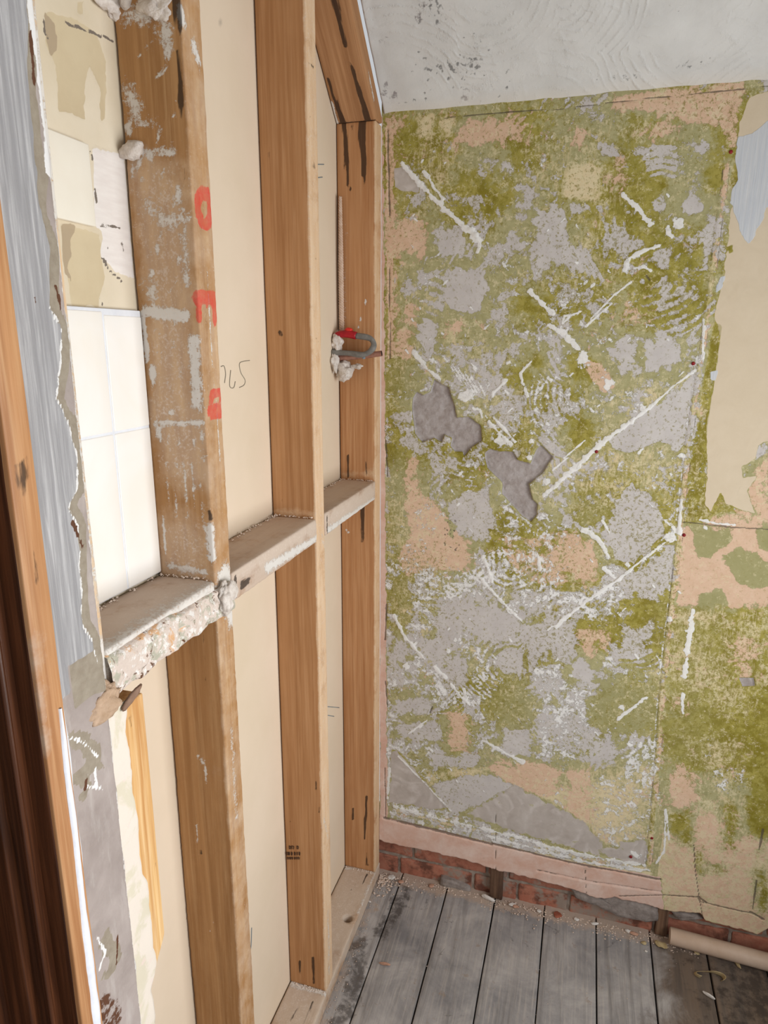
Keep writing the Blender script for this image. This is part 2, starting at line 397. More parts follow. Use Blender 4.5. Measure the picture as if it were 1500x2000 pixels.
    # olive scrape blobs
    for b in [(915, 336, 935, 364), (895, 345, 915, 370), (962, 375, 1000, 400), (1250, 380, 1275, 410), (1010, 580, 1050, 620), (1270, 350, 1300, 368), (1385, 315, 1410, 370),
              (1110, 820, 1160, 880), (990, 720, 1040, 745), (1035, 690, 1060, 720), (1115, 690, 1170, 745), (1225, 1175, 1260, 1225)]:
        box('olive', *b, st=1.0, soft=10, sup=('grey', 'peach', 'yellow', 'white'))
    # dense greens
    for b in [(765, 620, 800, 780), (766, 900, 800, 990), (762, 990, 795, 1100), (828, 1040, 870, 1100), (770, 1130, 800, 1230), (1140, 975, 1185, 1020), (960, 1330, 1040, 1420), (1150, 1330, 1290, 1440)]:
        box('sage', *b, st=0.9, soft=14, sup=('grey', 'peach', 'white'), supf=0.7)
    # peach patches
    for b in [(768, 427, 832, 510), (755, 400, 776, 700), (787, 600, 812, 628), (876, 625, 908, 650), (765, 625, 800, 700), (858, 232, 1045, 282), (760, 225, 800, 260),
              (1119, 250, 1144, 292), (1200, 320, 1218, 378), (1273, 240, 1320, 270), (787, 890, 820, 975), (1100, 1055, 1168, 1145), (868, 1040, 916, 1105),
              (880, 1520, 945, 1550), (874, 1391, 918, 1470), (1100, 1500, 1160, 1620), (1130, 1225, 1195, 1262), (1148, 1250, 1162, 1285), (1300, 1490, 1370, 1610), (950, 1480, 1100, 1560), (1432, 1240, 1480, 1330)]:
        box('peach', *b, st=0.78, soft=12, sup=('grey', 'white'), supf=0.8)
    poly('peach', [(792, 965), (840, 968), (870, 1010), (885, 1060), (915, 1100), (905, 1120), (840, 1110), (790, 1130), (775, 1090), (800, 1040), (788, 985)], 0.85, 10, ('grey',), 0.8)
    poly('peach', [(960, 1040), (1120, 1035), (1165, 1060), (1168, 1140), (1060, 1150), (1000, 1120)], 0.6, 14, ('grey',), 0.6)
    poly('peach', [(1140, 705), (1178, 708), (1202, 755), (1180, 772), (1158, 745)], 0.9, 8, ('grey',), 0.8)
    poly('peach', [(1190, 215), (1200, 185), (1450, 160), (1450, 200), (1440, 300), (1400, 250), (1330, 235), (1250, 222)], 0.8, 10, ('grey', 'white'), 0.8)
    for b in [(874, 1500, 1010, 1550), (826, 1515, 870, 1560)]: box('yellow', *b, st=0.9, soft=12, sup=('grey',))
    # yellow blobs of old distemper
    for b in [(817, 228, 850, 268), (858, 235, 884, 262), (1100, 320, 1170, 390)]:
        box('yellow', *b, st=1.0, soft=5, sup=('grey', 'peach', 'white'))
    # lower cream-yellow zone both sides of the seam
    poly('yellow', [(930, 1560), (1100, 1500), (1290, 1490), (1270, 1700), (1120, 1640)], 0.75, 60, ('grey', 'olive'), 0.6)
    poly('yellow', [(1290, 1580), (1510, 1520), (1540, 1900), (1280, 1800)], 0.8, 60, ('grey', 'white', 'olive'), 0.9)
    poly('peach', [(1290, 1540), (1510, 1580), (1540, 1900), (1280, 1800)], 0.68, 60)
    ch['yellow'][:] = np.where((P[:, 0] > 0.78) & (P[:, 2] < 0.42), np.maximum(ch['yellow'], 0.85*np.clip((0.42-P[:, 2])/0.12, 0, 1)), ch['yellow'])
    for b in [(1330, 1580, 1350, 1650), (1415, 1560, 1440, 1660), (1362, 1660, 1374, 1705), (1395, 1690, 1410, 1700), (1480, 1700, 1500, 1780), (1310, 1590, 1345, 1630), (1455, 1480, 1500, 1640)]: box('olive', *b, st=0.8, soft=8, sup=('yellow', 'peach', 'grey'), supf=0.8)
    poly('olive', [(1290, 1180), (1520, 1170), (1530, 1560), (1300, 1490)], 0.9, 40, ('grey', 'white'), 0.85)
    poly('sage', [(1290, 1180), (1400, 1170), (1380, 1490), (1300, 1490)], 0.5, 40)
    # right of the seam
    poly('peach', [(1325, 1030), (1510, 1020), (1520, 1185), (1322, 1185)], 0.92, 14, ('grey', 'yellow', 'white', 'olive'), 0.9)
    for pts in [[(1353, 1024), (1432, 1026), (1425, 1060), (1385, 1092), (1362, 1085), (1352, 1050)], [(1412, 1085), (1440, 1068), (1475, 1080), (1510, 1110), (1510, 1145), (1470, 1150), (1440, 1140)],
                [(1474, 1035), (1510, 1030), (1510, 1080), (1480, 1070)], [(1370, 1160), (1410, 1150), (1420, 1180), (1360, 1190)]]:
        poly('sage', pts, 1.0, 6, ('grey', 'peach', 'yellow', 'white'), 0.95)
    poly('peach', [(1470, 905), (1510, 880), (1515, 1040), (1365, 1035), (1362, 1010), (1420, 1000), (1450, 985)], 0.6, 12, ('grey', 'white'), 0.7)
    poly('olive', [(1440, 1380), (1520, 1350), (1520, 1640), (1470, 1620), (1480, 1500)], 1.0, 20, ('grey', 'yellow', 'peach', 'white'), 0.95)
    poly('olive', [(1310, 1400), (1460, 1380), (1470, 1500), (1330, 1510)], 1.0, 20, ('grey', 'peach', 'yellow'), 0.4)
    for b in [(1330, 1260, 1400, 1330), (1400, 1330, 1460, 1400), (1360, 1440, 1440, 1500), (1440, 1200, 1500, 1290), (1380, 1500, 1440, 1560)]: box('yellow', *b, st=0.72, soft=24)
    for b in [(1395, 1500, 1425, 1545), (1440, 1500, 1455, 1540), (1380, 1450, 1390, 1480)]: box('white', *b, st=0.5, soft=8)
    # pale cream paint, upper right
    poly('cream', [(1466, 190), (1520, 170), (1560, 900), (1500, 862), (1480, 870), (1476, 895), (1448, 912), (1450, 935), (1478, 930), (1458, 960), (1476, 1004), (1418, 985), (1408, 962), (1388, 1000), (1375, 985),
                   (1382, 940), (1378, 840), (1386, 780), (1398, 720), (1400, 690), (1404, 660), (1395, 620), (1410, 560), (1428, 420), (1438, 330), (1445, 240)], 1.0, 2.0, ('grey', 'peach', 'yellow', 'white'), 1.0, jag=0.003)
    poly('olive', [(1432, 320), (1448, 318), (1450, 345), (1436, 372), (1422, 362)], 1.0, 3, ('cream', 'grey'), 1.0)
    poly('olive', [(1421, 484), (1430, 480), (1432, 492), (1424, 496)], 1.0, 3, ('cream', 'grey'), 1.0)
    poly('blue', [(1442, 268), (1470, 262), (1510, 228), (1530, 420), (1497, 405), (1485, 440), (1462, 478), (1448, 458), (1438, 420), (1426, 395), (1430, 368), (1442, 350), (1436, 310)], 1.0, 2.0, ('cream', 'olive'), 0.0, jag=0.003)
    poly('blue', [(1405, 540), (1420, 535), (1412, 560), (1400, 570)], 0.9, 3); poly('blue', [(1389, 727), (1400, 725), (1400, 743), (1388, 745)], 0.9, 3)
    # darker bare screed
    S_ = ('grey', 'peach', 'yellow', 'white')
    poly('screed', [(770, 330), (782, 326), (796, 322), (812, 344), (821, 355), (818, 376), (786, 374), (771, 366)], 1.0, 1.5, S_, 1.0, jag=0.001)
    poly('screed', [(764, 1468), (775, 1466), (800, 1492), (832, 1530), (876, 1580), (850, 1580), (762, 1566)], 0.95, 4, S_, 1.0)
    poly('screed', [(960, 1560), (1000, 1535), (1060, 1560), (1130, 1600), (1180, 1650), (1260, 1672), (1262, 1690), (1150, 1668), (1040, 1635), (930, 1600), (905, 1590)], 0.85, 8, S_, 1.0)
    poly('grey', [(835, 1530), (960, 1510), (1000, 1535), (930, 1580), (880, 1590)], 0.9, 12, S_[1:], 0.9)
    poly('screed', [(1210, 1645), (1260, 1640), (1266, 1680), (1230, 1680)], 0.9, 6, S_, 1.0)
    # holes down to the rough render
    holes = [[(280, 480), (310, 430), (360, 460), (410, 430), (440, 340), (500, 380), (545, 400), (590, 540), (605, 625), (690, 615), (780, 680), (790, 790), (720, 830), (660, 900), (650, 870), (590, 870), (560, 830), (570, 770), (515, 745), (495, 800), (440, 775), (350, 800), (300, 740), (280, 600)],
             [(805, 880), (850, 850), (920, 870), (1020, 870), (1050, 930), (1150, 960), (1190, 850), (1225, 825), (1310, 910), (1230, 1030), (1135, 1110), (1165, 1230), (1195, 1260), (1195, 1330), (1150, 1380), (1090, 1350), (1030, 1280), (940, 1180), (940, 1100), (830, 990)]]
    for hp in holes:
        k, f = poly('hole', [(730+a/3.75, 650+b/3.75) for a, b in hp], 1.0, 1.3, S_, 1.0, jag=0.0015)
        H[k] -= f*(0.0075+0.0022*vn(P[k], 55, 8)+0.0014*vn(P[k], 140, 9))
    k, f = poly('hole', [(1444, 1325), (1472, 1325), (1475, 1340), (1450, 1342)], 1.0, 1.3, S_, 1.0, jag=0.001); H[k] -= 0.005*f
    # skirting band: bare pink plaster and its top ledge
    k, f = poly('pink', [(735, 1596), (750, 1598), (860, 1622), (980, 1652), (1110, 1682), (1290, 1712), (1300, 1800), (735, 1680)], 1.0, 3, ('grey', 'peach', 'yellow', 'white', 'olive', 'sage', 'screed'), 1.0)
    H[k] += f*0.0015
    poly('yellow', [(1000, 1690), (1290, 1720), (1300, 1800), (1130, 1760)], 0.6, 10)
    poly('pink', [(738, 225), (748, 225), (757, 1640), (742, 1640)], 1.0, 2, ('grey', 'olive', 'yellow', 'peach', 'white'), 1.0)
    poly('peach', [(753, 230), (768, 230), (770, 700), (757, 700)], 0.9, 3, ('grey', 'white'), 0.9)
    for pts, r, st in [([(750, 1598), (860, 1624), (960, 1650)], 3, 0.8), ([(960, 1648), (1110, 1684), (1290, 1718)], 2.2, 1.0), ([(1050, 1700), (1150, 1722), (1290, 1742)], 1.8, 0.5)]:
        stroke('crack', pts, r, st, -0.004)
    for pts in [[(770, 1575), (860, 1600), (960, 1622), (1060, 1650), (1130, 1668), (1260, 1690)], [(950, 1632), (1060, 1662), (1150, 1685), (1270, 1700)]]:
        stroke('white', pts, 4, 0.72, 0.0025); stroke('yellow', [(a, b+6) for a, b in pts], 4, 0.9, 0.001)
    # seam and cracks
    seam = [(1440, 215), (1425, 330), (1410, 440), (1395, 560), (1382, 660), (1370, 740), (1352, 860), (1338, 1000), (1325, 1130), (1310, 1260), (1298, 1380), (1290, 1500), (1280, 1620), (1274, 1690)]
    sr = [(a-9, b) for a, b in seam]
    stroke('peach', [(a-4, b) for a, b in seam], 6, 0.55, soft=1.6); stroke('crack', seam, 1.0, 0.5, -0.0012); stroke('crack', [(a-13, b) for a, b in seam[1:]], 0.9, 0.5, -0.001); H[:] += 0.0016*capf(P, [pl(a-6, b, 1, 0) for a, b in seam], 0.008, soft=0.4)
    stroke('white', [(a-15, b) for a, b in seam[4:]], 1.3, 0.5); stroke('olive', [(a-7, b) for a, b in seam[7:]], 4, 0.9); stroke('yellow', [(a-7, b) for a, b in seam[2:]], 4, 0.6)
    stroke('olive', [(1402, 640), (1392, 700), (1380, 780), (1368, 860), (1360, 930), (1350, 1010)], 9, 1.0)
    f = capf(P, [pl(a, b, 1, 0) for a, b in [(1402, 640), (1385, 760), (1368, 880), (1358, 1000)]], 0.012); ch['cream'] *= (1-0.5*f); ch['grey'] *= (1-0.8*f)
    stroke('crack', [(865, 231), (960, 222), (1100, 212), (1250, 194), (1370, 181), (1505, 168)], 0.9, 0.9, -0.0015)
    for pts, r in [([(757, 250), (761, 420)], 1.2), ([(760, 520), (762, 700)], 0.9), ([(753, 860), (757, 930)], 1.3), ([(755, 1180), (752, 1250)], 1.6), ([(753, 1330), (757, 1380)], 1.3), ([(752, 1500), (753, 1600)], 1.0), ([(1355, 1650), (1358, 1700), (1366, 1755), (1372, 1790)], 0.9),
                   ([(1210, 1750), (1290, 1748), (1362, 1752), (1368, 1762), (1430, 1776), (1470, 1784), (1492, 1797)], 1.2), ([(1364, 1752), (1380, 1764)], 2.4), ([(1465, 1781), (1492, 1796)], 2.0),
                   ([(1490, 1620), (1483, 1660)], 1.6), ([(1478, 1720), (1470, 1775)], 1.6), ([(1335, 1020), (1430, 1030), (1505, 1034)], 1.1), ([(1262, 538), (1268, 546)], 1.8),
                   ([(840, 1392), (845, 1380)], 1.6), ([(1270, 1295), (1290, 1280)], 0.8), ([(968, 1575), (968, 1700)], 0.6), ([(1143, 1700), (1145, 1745)], 0.6)]:
        stroke('crack', pts, r, 1.0, -0.002)
    # mould specks
    for _ in range(26):
        a, b = random.gauss(886, 12), random.gauss(1045, 18); stroke('crack', [(a, b), (a+1, b+1)], random.uniform(0.6, 1.8), 0.9)
    # raised white adhesive trails
    T = [([(785, 318), (812, 352), (850, 388), (880, 420), (905, 440), (930, 470)], 3, 6, 0.0025), ([(925, 452), (937, 470), (934, 492)], 6, 3, 0.002), ([(828, 335), (838, 345), (846, 366), (858, 378), (866, 390)], 3, 2, 0.002),
         ([(808, 688), (822, 706), (835, 722), (860, 742)], 3.5, 3, 0.002), ([(1217, 379), (1245, 405), (1271, 438)], 2.5, 4, 0.0015), ([(1220, 527), (1228, 505), (1243, 494), (1287, 480)], 4.5, 3, 0.002),
         ([(1240, 523), (1258, 520), (1272, 530)], 2.5, 2, 0.0015), ([(1100, 632), (1115, 616), (1135, 609)], 1.6, 1.4, 0.0012), ([(1147, 635), (1170, 615), (1193, 593)], 1.8, 1.6, 0.0012), ([(1155, 622), (1200, 575), (1232, 550)], 1.6, 1.4, 0.001),
         ([(1303, 441), (1306, 455), (1313, 462)], 3, 2, 0.002), ([(1034, 568), (1058, 592), (1082, 613)], 4, 3, 0.002), ([(1095, 640), (1103, 618), (1130, 612)], 1.4, 1.4, 0.001), ([(1077, 637), (1105, 655), (1130, 682)], 5, 4, 0.001),
         ([(925, 797), (938, 800), (941, 816)], 2.2, 2, 0.0015), ([(954, 823), (975, 845), (997, 866)], 2.4, 2.4, 0.002), ([(965, 815), (985, 838), (1005, 863)], 2.2, 2, 0.002), ([(1037, 706), (1017, 728), (1020, 745), (1031, 774)], 1.8, 1.8, 0.0015),
         ([(991, 742), (975, 757), (962, 768), (962, 775)], 2.4, 2.2, 0.0015), ([(1087, 946), (1100, 933), (1140, 900), (1167, 872), (1200, 848), (1235, 822)], 4.5, 4.5, 0.0025), ([(1235, 822), (1271, 794), (1313, 757), (1359, 724)], 2.2, 1.8, 0.0015),
         ([(1060, 968), (1087, 946)], 3, 3, 0.002), ([(1100, 895), (1142, 860)], 1.4, 1.2, 0.001), ([(1078, 919), (1110, 893)], 1.2, 1.2, 0.001),
         ([(1140, 1034), (1150, 1040), (1169, 1052), (1188, 1087)], 6, 3, 0.002), ([(1176, 1017), (1190, 1040)], 1.6, 1.4, 0.001), ([(1087, 1224), (1100, 1210), (1150, 1172), (1209, 1130), (1250, 1098), (1300, 1060)], 4, 2.2, 0.002),
         ([(943, 1087), (953, 1112), (962, 1138)], 3.5, 2.5, 0.002), ([(933, 1122), (948, 1140), (975, 1170), (1021, 1216)], 3, 2, 0.002), ([(1053, 1092), (1056, 1112)], 4, 2.5, 0.0015),
         ([(770, 1202), (791, 1242), (812, 1268), (829, 1287)], 3.5, 3, 0.002), ([(848, 1302), (871, 1322)], 3.5, 3.5, 0.002), ([(880, 1333), (895, 1356), (917, 1376)], 3, 2, 0.002), ([(778, 1477), (831, 1530), (880, 1585)], 2, 1.6, 0.001),
         ([(834, 1407), (797, 1434)], 1.8, 1.6, 0.001), ([(943, 1445), (980, 1466), (1020, 1488)], 1.6, 4, 0.0012), ([(1260, 1362), (1235, 1382), (1207, 1405)], 3.4, 2.4, 0.002),
         ([(1353, 1190), (1350, 1225), (1342, 1262), (1340, 1290), (1336, 1322)], 4.5, 3.5, 0.0012), ([(1334, 1357), (1333, 1392)], 3.4, 2.5, 0.001), ([(1367, 1015), (1400, 1022), (1433, 1026)], 2.6, 2, 0.001), ([(1331, 975), (1326, 1040)], 2.5, 3.5, 0.001),
         ([(1374, 620), (1372, 700)], 2, 2, 0.001), ([(1308, 1640), (1300, 1580), (1297, 1660), (1283, 1685)], 1.8, 2, 0.001), ([(1180, 1110), (1192, 1120), (1200, 1128)], 3.5, 3, 0.0015),
         ([(760, 1500), (757, 1560)], 3, 3, 0.001), ([(906, 1345), (912, 1365)], 3, 2, 0.001), ([(1290, 1010), (1330, 1045)], 1.2, 1.2, 0.0)]
    for pts, ra, rb, h in T:
        jp = []
        for i, (a, b) in enumerate(pts):
            jp.append((a+random.uniform(-1, 1), b+random.uniform(-1, 1)))
        stroke('white', jp, ra, 1.0, h, rb)
    for a, b, r, h in [(911, 772, 13, 0.003), (1032, 893, 8, 0.002), (975, 855, 10, 0.001), (1036, 860, 4, 0.002), (996, 709, 6, 0.002), (1308, 1052, 10, 0.003), (1225, 1103, 4, 0.002), (1331, 890, 6, 0.003), (1065, 940, 6, 0.002),
                       (876, 1270, 4, 0.002), (1306, 1208, 4, 0.002), (1255, 797, 5, 0.001), (1140, 695, 10, 0.001), (1185, 748, 8, 0.001), (1240, 1668, 6, 0.002), (790, 1300, 8, 0.001), (1112, 1318, 4, 0.001), (1060, 1110, 3, 0.001), (1325, 436, 7, 0.0015), (1378, 1030, 3, 0.001), (1215, 1380, 5, 0.001)]:
        stroke('white', [(a, b), (a+2, b+2)], r, 0.85, h)
    for _ in range(150):                                            # stray flecks of adhesive
        a, b = random.uniform(790, 1330), random.uniform(300, 1560); t = random.choice([0.8, 0.9, -0.75]); l = random.uniform(2, 12)
        stroke('white', [(a, b), (a+l*math.cos(t), b+l*math.sin(t))], random.uniform(0.9, 2.0), 0.8, 0.0012)
    # general unevenness
    H += 0.0016*vn(P, 4, 31)+0.0007*vn(P, 13, 32)+0.00025*vn(P, 45, 33)
    P[:, 1] = -H
    # bottom lip going back to the brickwork
    Vg = P.reshape(nx+1, nz+1, 3); lip = Vg[:, 0, :].copy(); lip[:, 1] += 0.021; lip[:, 2] += 0.004
    V = np.concatenate([P, lip]); a, b = np.meshgrid(np.arange(nx), np.arange(nz), indexing='ij'); a = a.ravel(); b = b.ravel()
    i0 = a*(nz+1)+b; i1 = (a+1)*(nz+1)+b
    Q = np.stack([i0, i1, i1+1, i0+1], 1); e = np.arange(nx)
    Ql = np.stack([n+e, n+e+1, (e+1)*(nz+1), e*(nz+1)], 1)
    o = mesh('wall_back', V, np.concatenate([Q, Ql]).astype(np.int32), wall_mat())
    pad = lambda c: np.concatenate([ch[c], ch[c].reshape(nx+1, nz+1)[:, 0]*0.3])
    for nm, cs in (('pa', ('grey', 'peach', 'white', 'yellow')), ('pb', ('screed', 'cream', 'blue', 'olive')), ('pc', ('hole', 'pink', 'sage', 'crack'))):
        setattr4(o, nm, np.stack([np.clip(pad(c), 0, 1) for c in cs], 1))
    o['kind'] = 'structure'
    return o

def wall_mat():
    k = M('stripped_plaster', 0.8, 0.25)
    g, pe, w, y = k.attr('pa'); sc, cr, bl, ol = k.attr('pb'); ho, pk, sg, ck = k.attr('pc')
    nA = k.noise(17, 12, 0.72, 0.3, off=1.0); nB = k.noise(48, 10, 0.74, 0.3, off=4.0); nC = k.noise(24, 12, 0.74, 0.5, off=7.0)
    fine = k.noise(130, 6, 0.72, off=9.0); mid = k.noise(32, 6, 0.6, off=11)
    vert = k.noise(1.0, 8, 0.72, 0.5, sv=(190, 190, 45), off=2.0); horz = k.noise(1.0, 8, 0.72, 0.5, sv=(50, 50, 170), off=5.0)
    arc = k.arcs(4.2, 420, 0.025, far=1.6); arcg = k.mask(0.34, k.noise(5, 4, 0.6, off=13), 3)
    arc2 = k.arcs(7.0, 560, 0.015, far=1.4, vec=k.vmul(k.co, (1.0, 1.0, 1.03))); arcg2 = k.mask(0.35, k.noise(6, 4, 0.6, off=33), 3)
    scr = k.math('ADD', k.math('MULTIPLY', k.math('SUBTRACT', arc, 0.5), arcg), k.math('MULTIPLY', k.math('SUBTRACT', arc2, 0.5), arcg2))
    # greens: a sage film over a deeper olive
    c = k.mix(k.mr(mid, 0.35, 0.65), rgb(140, 132, 56), rgb(164, 153, 78))
    on = k.mask(ol, k.math('MULTIPLY_ADD', nA, 0.6, k.math('MULTIPLY', nB, 0.4)), 3.0, 0.38, 0.62)
    c = k.mix(on, k.mix(k.mr(nB, .35, .65), rgb(150, 146, 102), rgb(174, 168, 126)), c)
    on2 = k.mask(k.math('MULTIPLY', ol, 0.5), k.math('MULTIPLY_ADD', nC, 0.6, k.math('MULTIPLY', mid, 0.4)), 4.0, 0.38, 0.62)
    c = k.mix(k.math('MULTIPLY', on2, 0.85), c, rgb(126, 114, 30))
    c = k.mix(k.mr(sg, 0, 1, 0, 0.8), c, k.mix(k.mr(mid, 0.3, 0.7), rgb(148, 144, 98), rgb(162, 156, 112)))
    # thin scraped film showing the cream below
    film = k.mask(k.math('MULTIPLY', y, 0.95), k.math('MULTIPLY_ADD', vert, 0.6, k.math('MULTIPLY', nC, 0.4)), 3.0, 0.38, 0.62)
    c = k.mix(k.math('MULTIPLY', film, 0.8), c, rgb(204, 190, 148))
    film2 = k.mask(k.math('MULTIPLY', y, 0.55), k.math('MULTIPLY_ADD', horz, 0.6, k.math('MULTIPLY', nA, 0.4)), 4.0, 0.38, 0.62)
    c = k.mix(k.math('MULTIPLY', film2, 0.75), c, rgb(214, 200, 166))
    my = k.mask(k.math('MULTIPLY', y, 0.72), nC, 4.0); c = k.mix(k.math('MULTIPLY', my, 0.8), c, k.mix(k.mr(nB, .3, .7), rgb(208, 192, 148), rgb(222, 202, 170)))
    pn = k.math('MULTIPLY_ADD', nC, 0.6, k.math('MULTIPLY', nB, 0.4)); pn = k.math('MULTIPLY_ADD', scr, 0.10, pn)
    mp = k.mask(pe, pn, 9.0, 0.38, 0.62)
    c = k.mix(k.math('MULTIPLY', mp, 0.95), c, k.mix(k.mr(nB, .3, .7), rgb(206, 172, 144), rgb(220, 190, 166)))
    gn = k.math('MULTIPLY_ADD', nA, 0.62, k.math('MULTIPLY', nB, 0.38)); gn = k.math('MULTIPLY_ADD', scr, 0.085, gn)
    mg = k.mask(g, gn, 14.0, 0.38, 0.62)
    c = k.mix(k.math('MULTIPLY', mg, 0.96), c, k.mix(k.mr(mid, 0.3, 0.7), rgb(190, 184, 182), rgb(202, 197, 194)))
    # olive specks left sitting on the grey
    hi1 = k.noise(85, 8, 0.8, 0.2, off=41); hi2 = k.noise(110, 8, 0.8, 0.2, off=43)
    ng = k.math('SUBTRACT', 1.0, mg)
    c = k.mix(k.math('MULTIPLY', k.math('MULTIPLY', k.mask(k.math('MULTIPLY_ADD', y, 0.4, 0.16), hi1, 5.0, 0.41, 0.59), ng), 0.62), c, rgb(216, 204, 168))
    c = k.mix(k.math('MULTIPLY', k.mask(k.math('MULTIPLY_ADD', ol, 0.3, 0.12), hi2, 5.0, 0.41, 0.59), 0.7), c, rgb(128, 118, 44))
    spk = k.math('MULTIPLY', k.mask(0.17, k.math('MULTIPLY_ADD', nB, 0.5, k.math('MULTIPLY', hi2, 0.5)), 10.0, .38, .62), k.math('MULTIPLY', mg, k.mr(g, 0.98, 0.7))); c = k.mix(k.math('MULTIPLY', spk, 0.8), c, rgb(156, 146, 84))
    sw = k.mr(k.arcs(5.0, 260, 0.04, far=1.4), 0.55, 1.0, 0, 0.6)
    c = k.mix(k.mask(sc, mid, 5), c, k.mix(k.math('MULTIPLY', sw, k.mr(mid, .4, .6)), k.mix(k.mr(nA, .35, .65), rgb(172, 162, 154), rgb(190, 182, 175)), rgb(208, 201, 196)))
    mk = k.mask(pk, mid, 5.0, 0.2, 0.8)
    c = k.mix(mk, c, k.mix(k.mr(nA, 0.4, 0.68), rgb(208, 170, 152), rgb(222, 200, 188)))
    c = k.mix(k.math('MULTIPLY', mk, k.math('MULTIPLY', k.mask(0.16, nC, 5), 0.7)), c, rgb(172, 158, 146))
    wn = k.math('MULTIPLY_ADD', nB, 0.62, k.math('MULTIPLY', fine, 0.38)); wn = k.math('MULTIPLY_ADD', scr, 0.06, wn)
    mw = k.mask(w, wn, 9.0, 0.39, 0.61)
    c = k.mix(k.math('MULTIPLY', mw, 0.9), c, k.mix(k.mr(fine, .3, .7), rgb(222, 220, 217), rgb(240, 240, 238)))
    mc = k.mr(cr, 0.42, 0.58); c = k.mix(mc, c, k.mix(k.mr(nC, 0.3, 0.8), rgb(212, 197, 173), rgb(204, 188, 162)))
    lines = k.noise(1.0, 3, 0.6, 0.3, sv=(260, 260, 10))
    mb = k.mr(bl, 0.42, 0.58); c = k.mix(mb, c, k.mix(k.mr(lines, .3, .7), rgb(204, 206, 208), rgb(188, 193, 200)))
    mh = k.mr(ho, 0.42, 0.58); c = k.mix(mh, c, k.mix(k.mr(nB, 0.4, 0.75), rgb(192, 184, 181), rgb(156, 142, 136)))
    mck = k.mask(ck, nC, 4.0); c = k.mix(k.math('MULTIPLY', mck, 0.75), c, rgb(86, 76, 64))
    h = k.math('ADD', k.math('MULTIPLY', mw, 1.3), k.math('MULTIPLY', mg, -0.45))
    h = k.math('ADD', h, k.math('MULTIPLY', mp, -0.35)); h = k.math('ADD', h, k.math('MULTIPLY', fine, 0.35))
    h = k.math('MULTIPLY_ADD', k.math('MULTIPLY', mb, lines), 1.5, h)
    h = k.math('MULTIPLY_ADD', k.math('MULTIPLY', mh, nB), 6.0, h); h = k.math('MULTIPLY_ADD', k.math('MULTIPLY', mh, hi2), 9.0, h)
    h = k.math('MULTIPLY_ADD', arc, 0.25, h)
    return k.out(c, k.bump(h, 0.7, 0.0009), k.mr(mg, 0, 1, 0.82, 0.6))
back_wall()

# brickwork seen below the plaster
def bricks():
    parts = []; ids = []
    rows = [(-0.012, 0.052), (0.062, 0.112), (0.122, 0.19)]
    joints = [[-0.05, 0.055, 0.285, 0.415, 0.56, 0.79, 0.98, 1.2, 1.43], [-0.05, 0.10, 0.325, 0.385, 0.61, 0.80, 0.84, 1.06, 1.3, 1.43], [-0.05, 0.02, 0.24, 0.46, 0.68, 0.9, 1.12, 1.43]]
    for (z0, z1), js in zip(rows, joints):
        for a, b in zip(js[:-1], js[1:]):
            dy = random.uniform(0, 0.004)
            V, Q = rbox(a+0.004, b-0.005, 0.024+dy, 0.09, z0+random.uniform(0, .003), z1, res=0.008, r=0.004, wob=0.002, seed=int(a*100)+3, wscale=(30, 30, 30), rough=0.0008)
            parts.append((V, Q)); ids += [random.random()]*len(V)
    V = []; Q = []; k = 0
    for v, q in parts: V.append(v); Q.append(q+k); k += len(v)
    V = np.concatenate(V); Q = np.concatenate(Q).astype(np.int32)
    kk = M('brick', 0.9, 0.15)
    idc = kk.attr('marks')[0]; n1 = kk.noise(45, 7, 0.7); n2 = kk.noise(14, 6, 0.65, off=3); n3 = kk.noise(9, 6, 0.65, off=8)
    c = kk.mix(idc, rgb(170, 108, 88), rgb(144, 92, 76)); c = kk.mix(kk.mr(n1, .4, .7), c, rgb(178, 124, 102)); c = kk.mix(kk.mask(0.42, n2, 3), c, rgb(108, 72, 60))
    c = kk.mix(kk.mask(0.38, n3, 5), c, rgb(150, 134, 122))
    o = mesh('wall_brickwork', V, Q, kk.out(c, kk.bump(n1, 0.8, 0.002)))
    A = np.zeros((len(V), 4)); A[:, 0] = ids; setattr4(o, 'marks', A); o['kind'] = 'structure'
    # mortar bed
    n = 300; xs = np.linspace(-0.06, 1.42, n); zs = np.linspace(-0.02, 0.2, 46); X, Z = np.meshgrid(xs, zs, indexing='ij')
    P = np.stack([X.ravel(), np.full(X.size, 0.031), Z.ravel()], 1); P[:, 1] -= 0.0035*vn(P, 50, 2)+0.002*vn(P, 130, 4)
    a, b = np.meshgrid(np.arange(n-1), np.arange(45), indexing='ij'); a = a.ravel(); b = b.ravel(); i = a*46+b
    o = mesh('wall_mortar', P, np.stack([i, i+46, i+47, i+1], 1).astype(np.int32), plain('mortar', rgb(166, 152, 140), rgb(128, 114, 102), 60, 0.95, 1.0, 0.003)); o['kind'] = 'structure'
bricks()

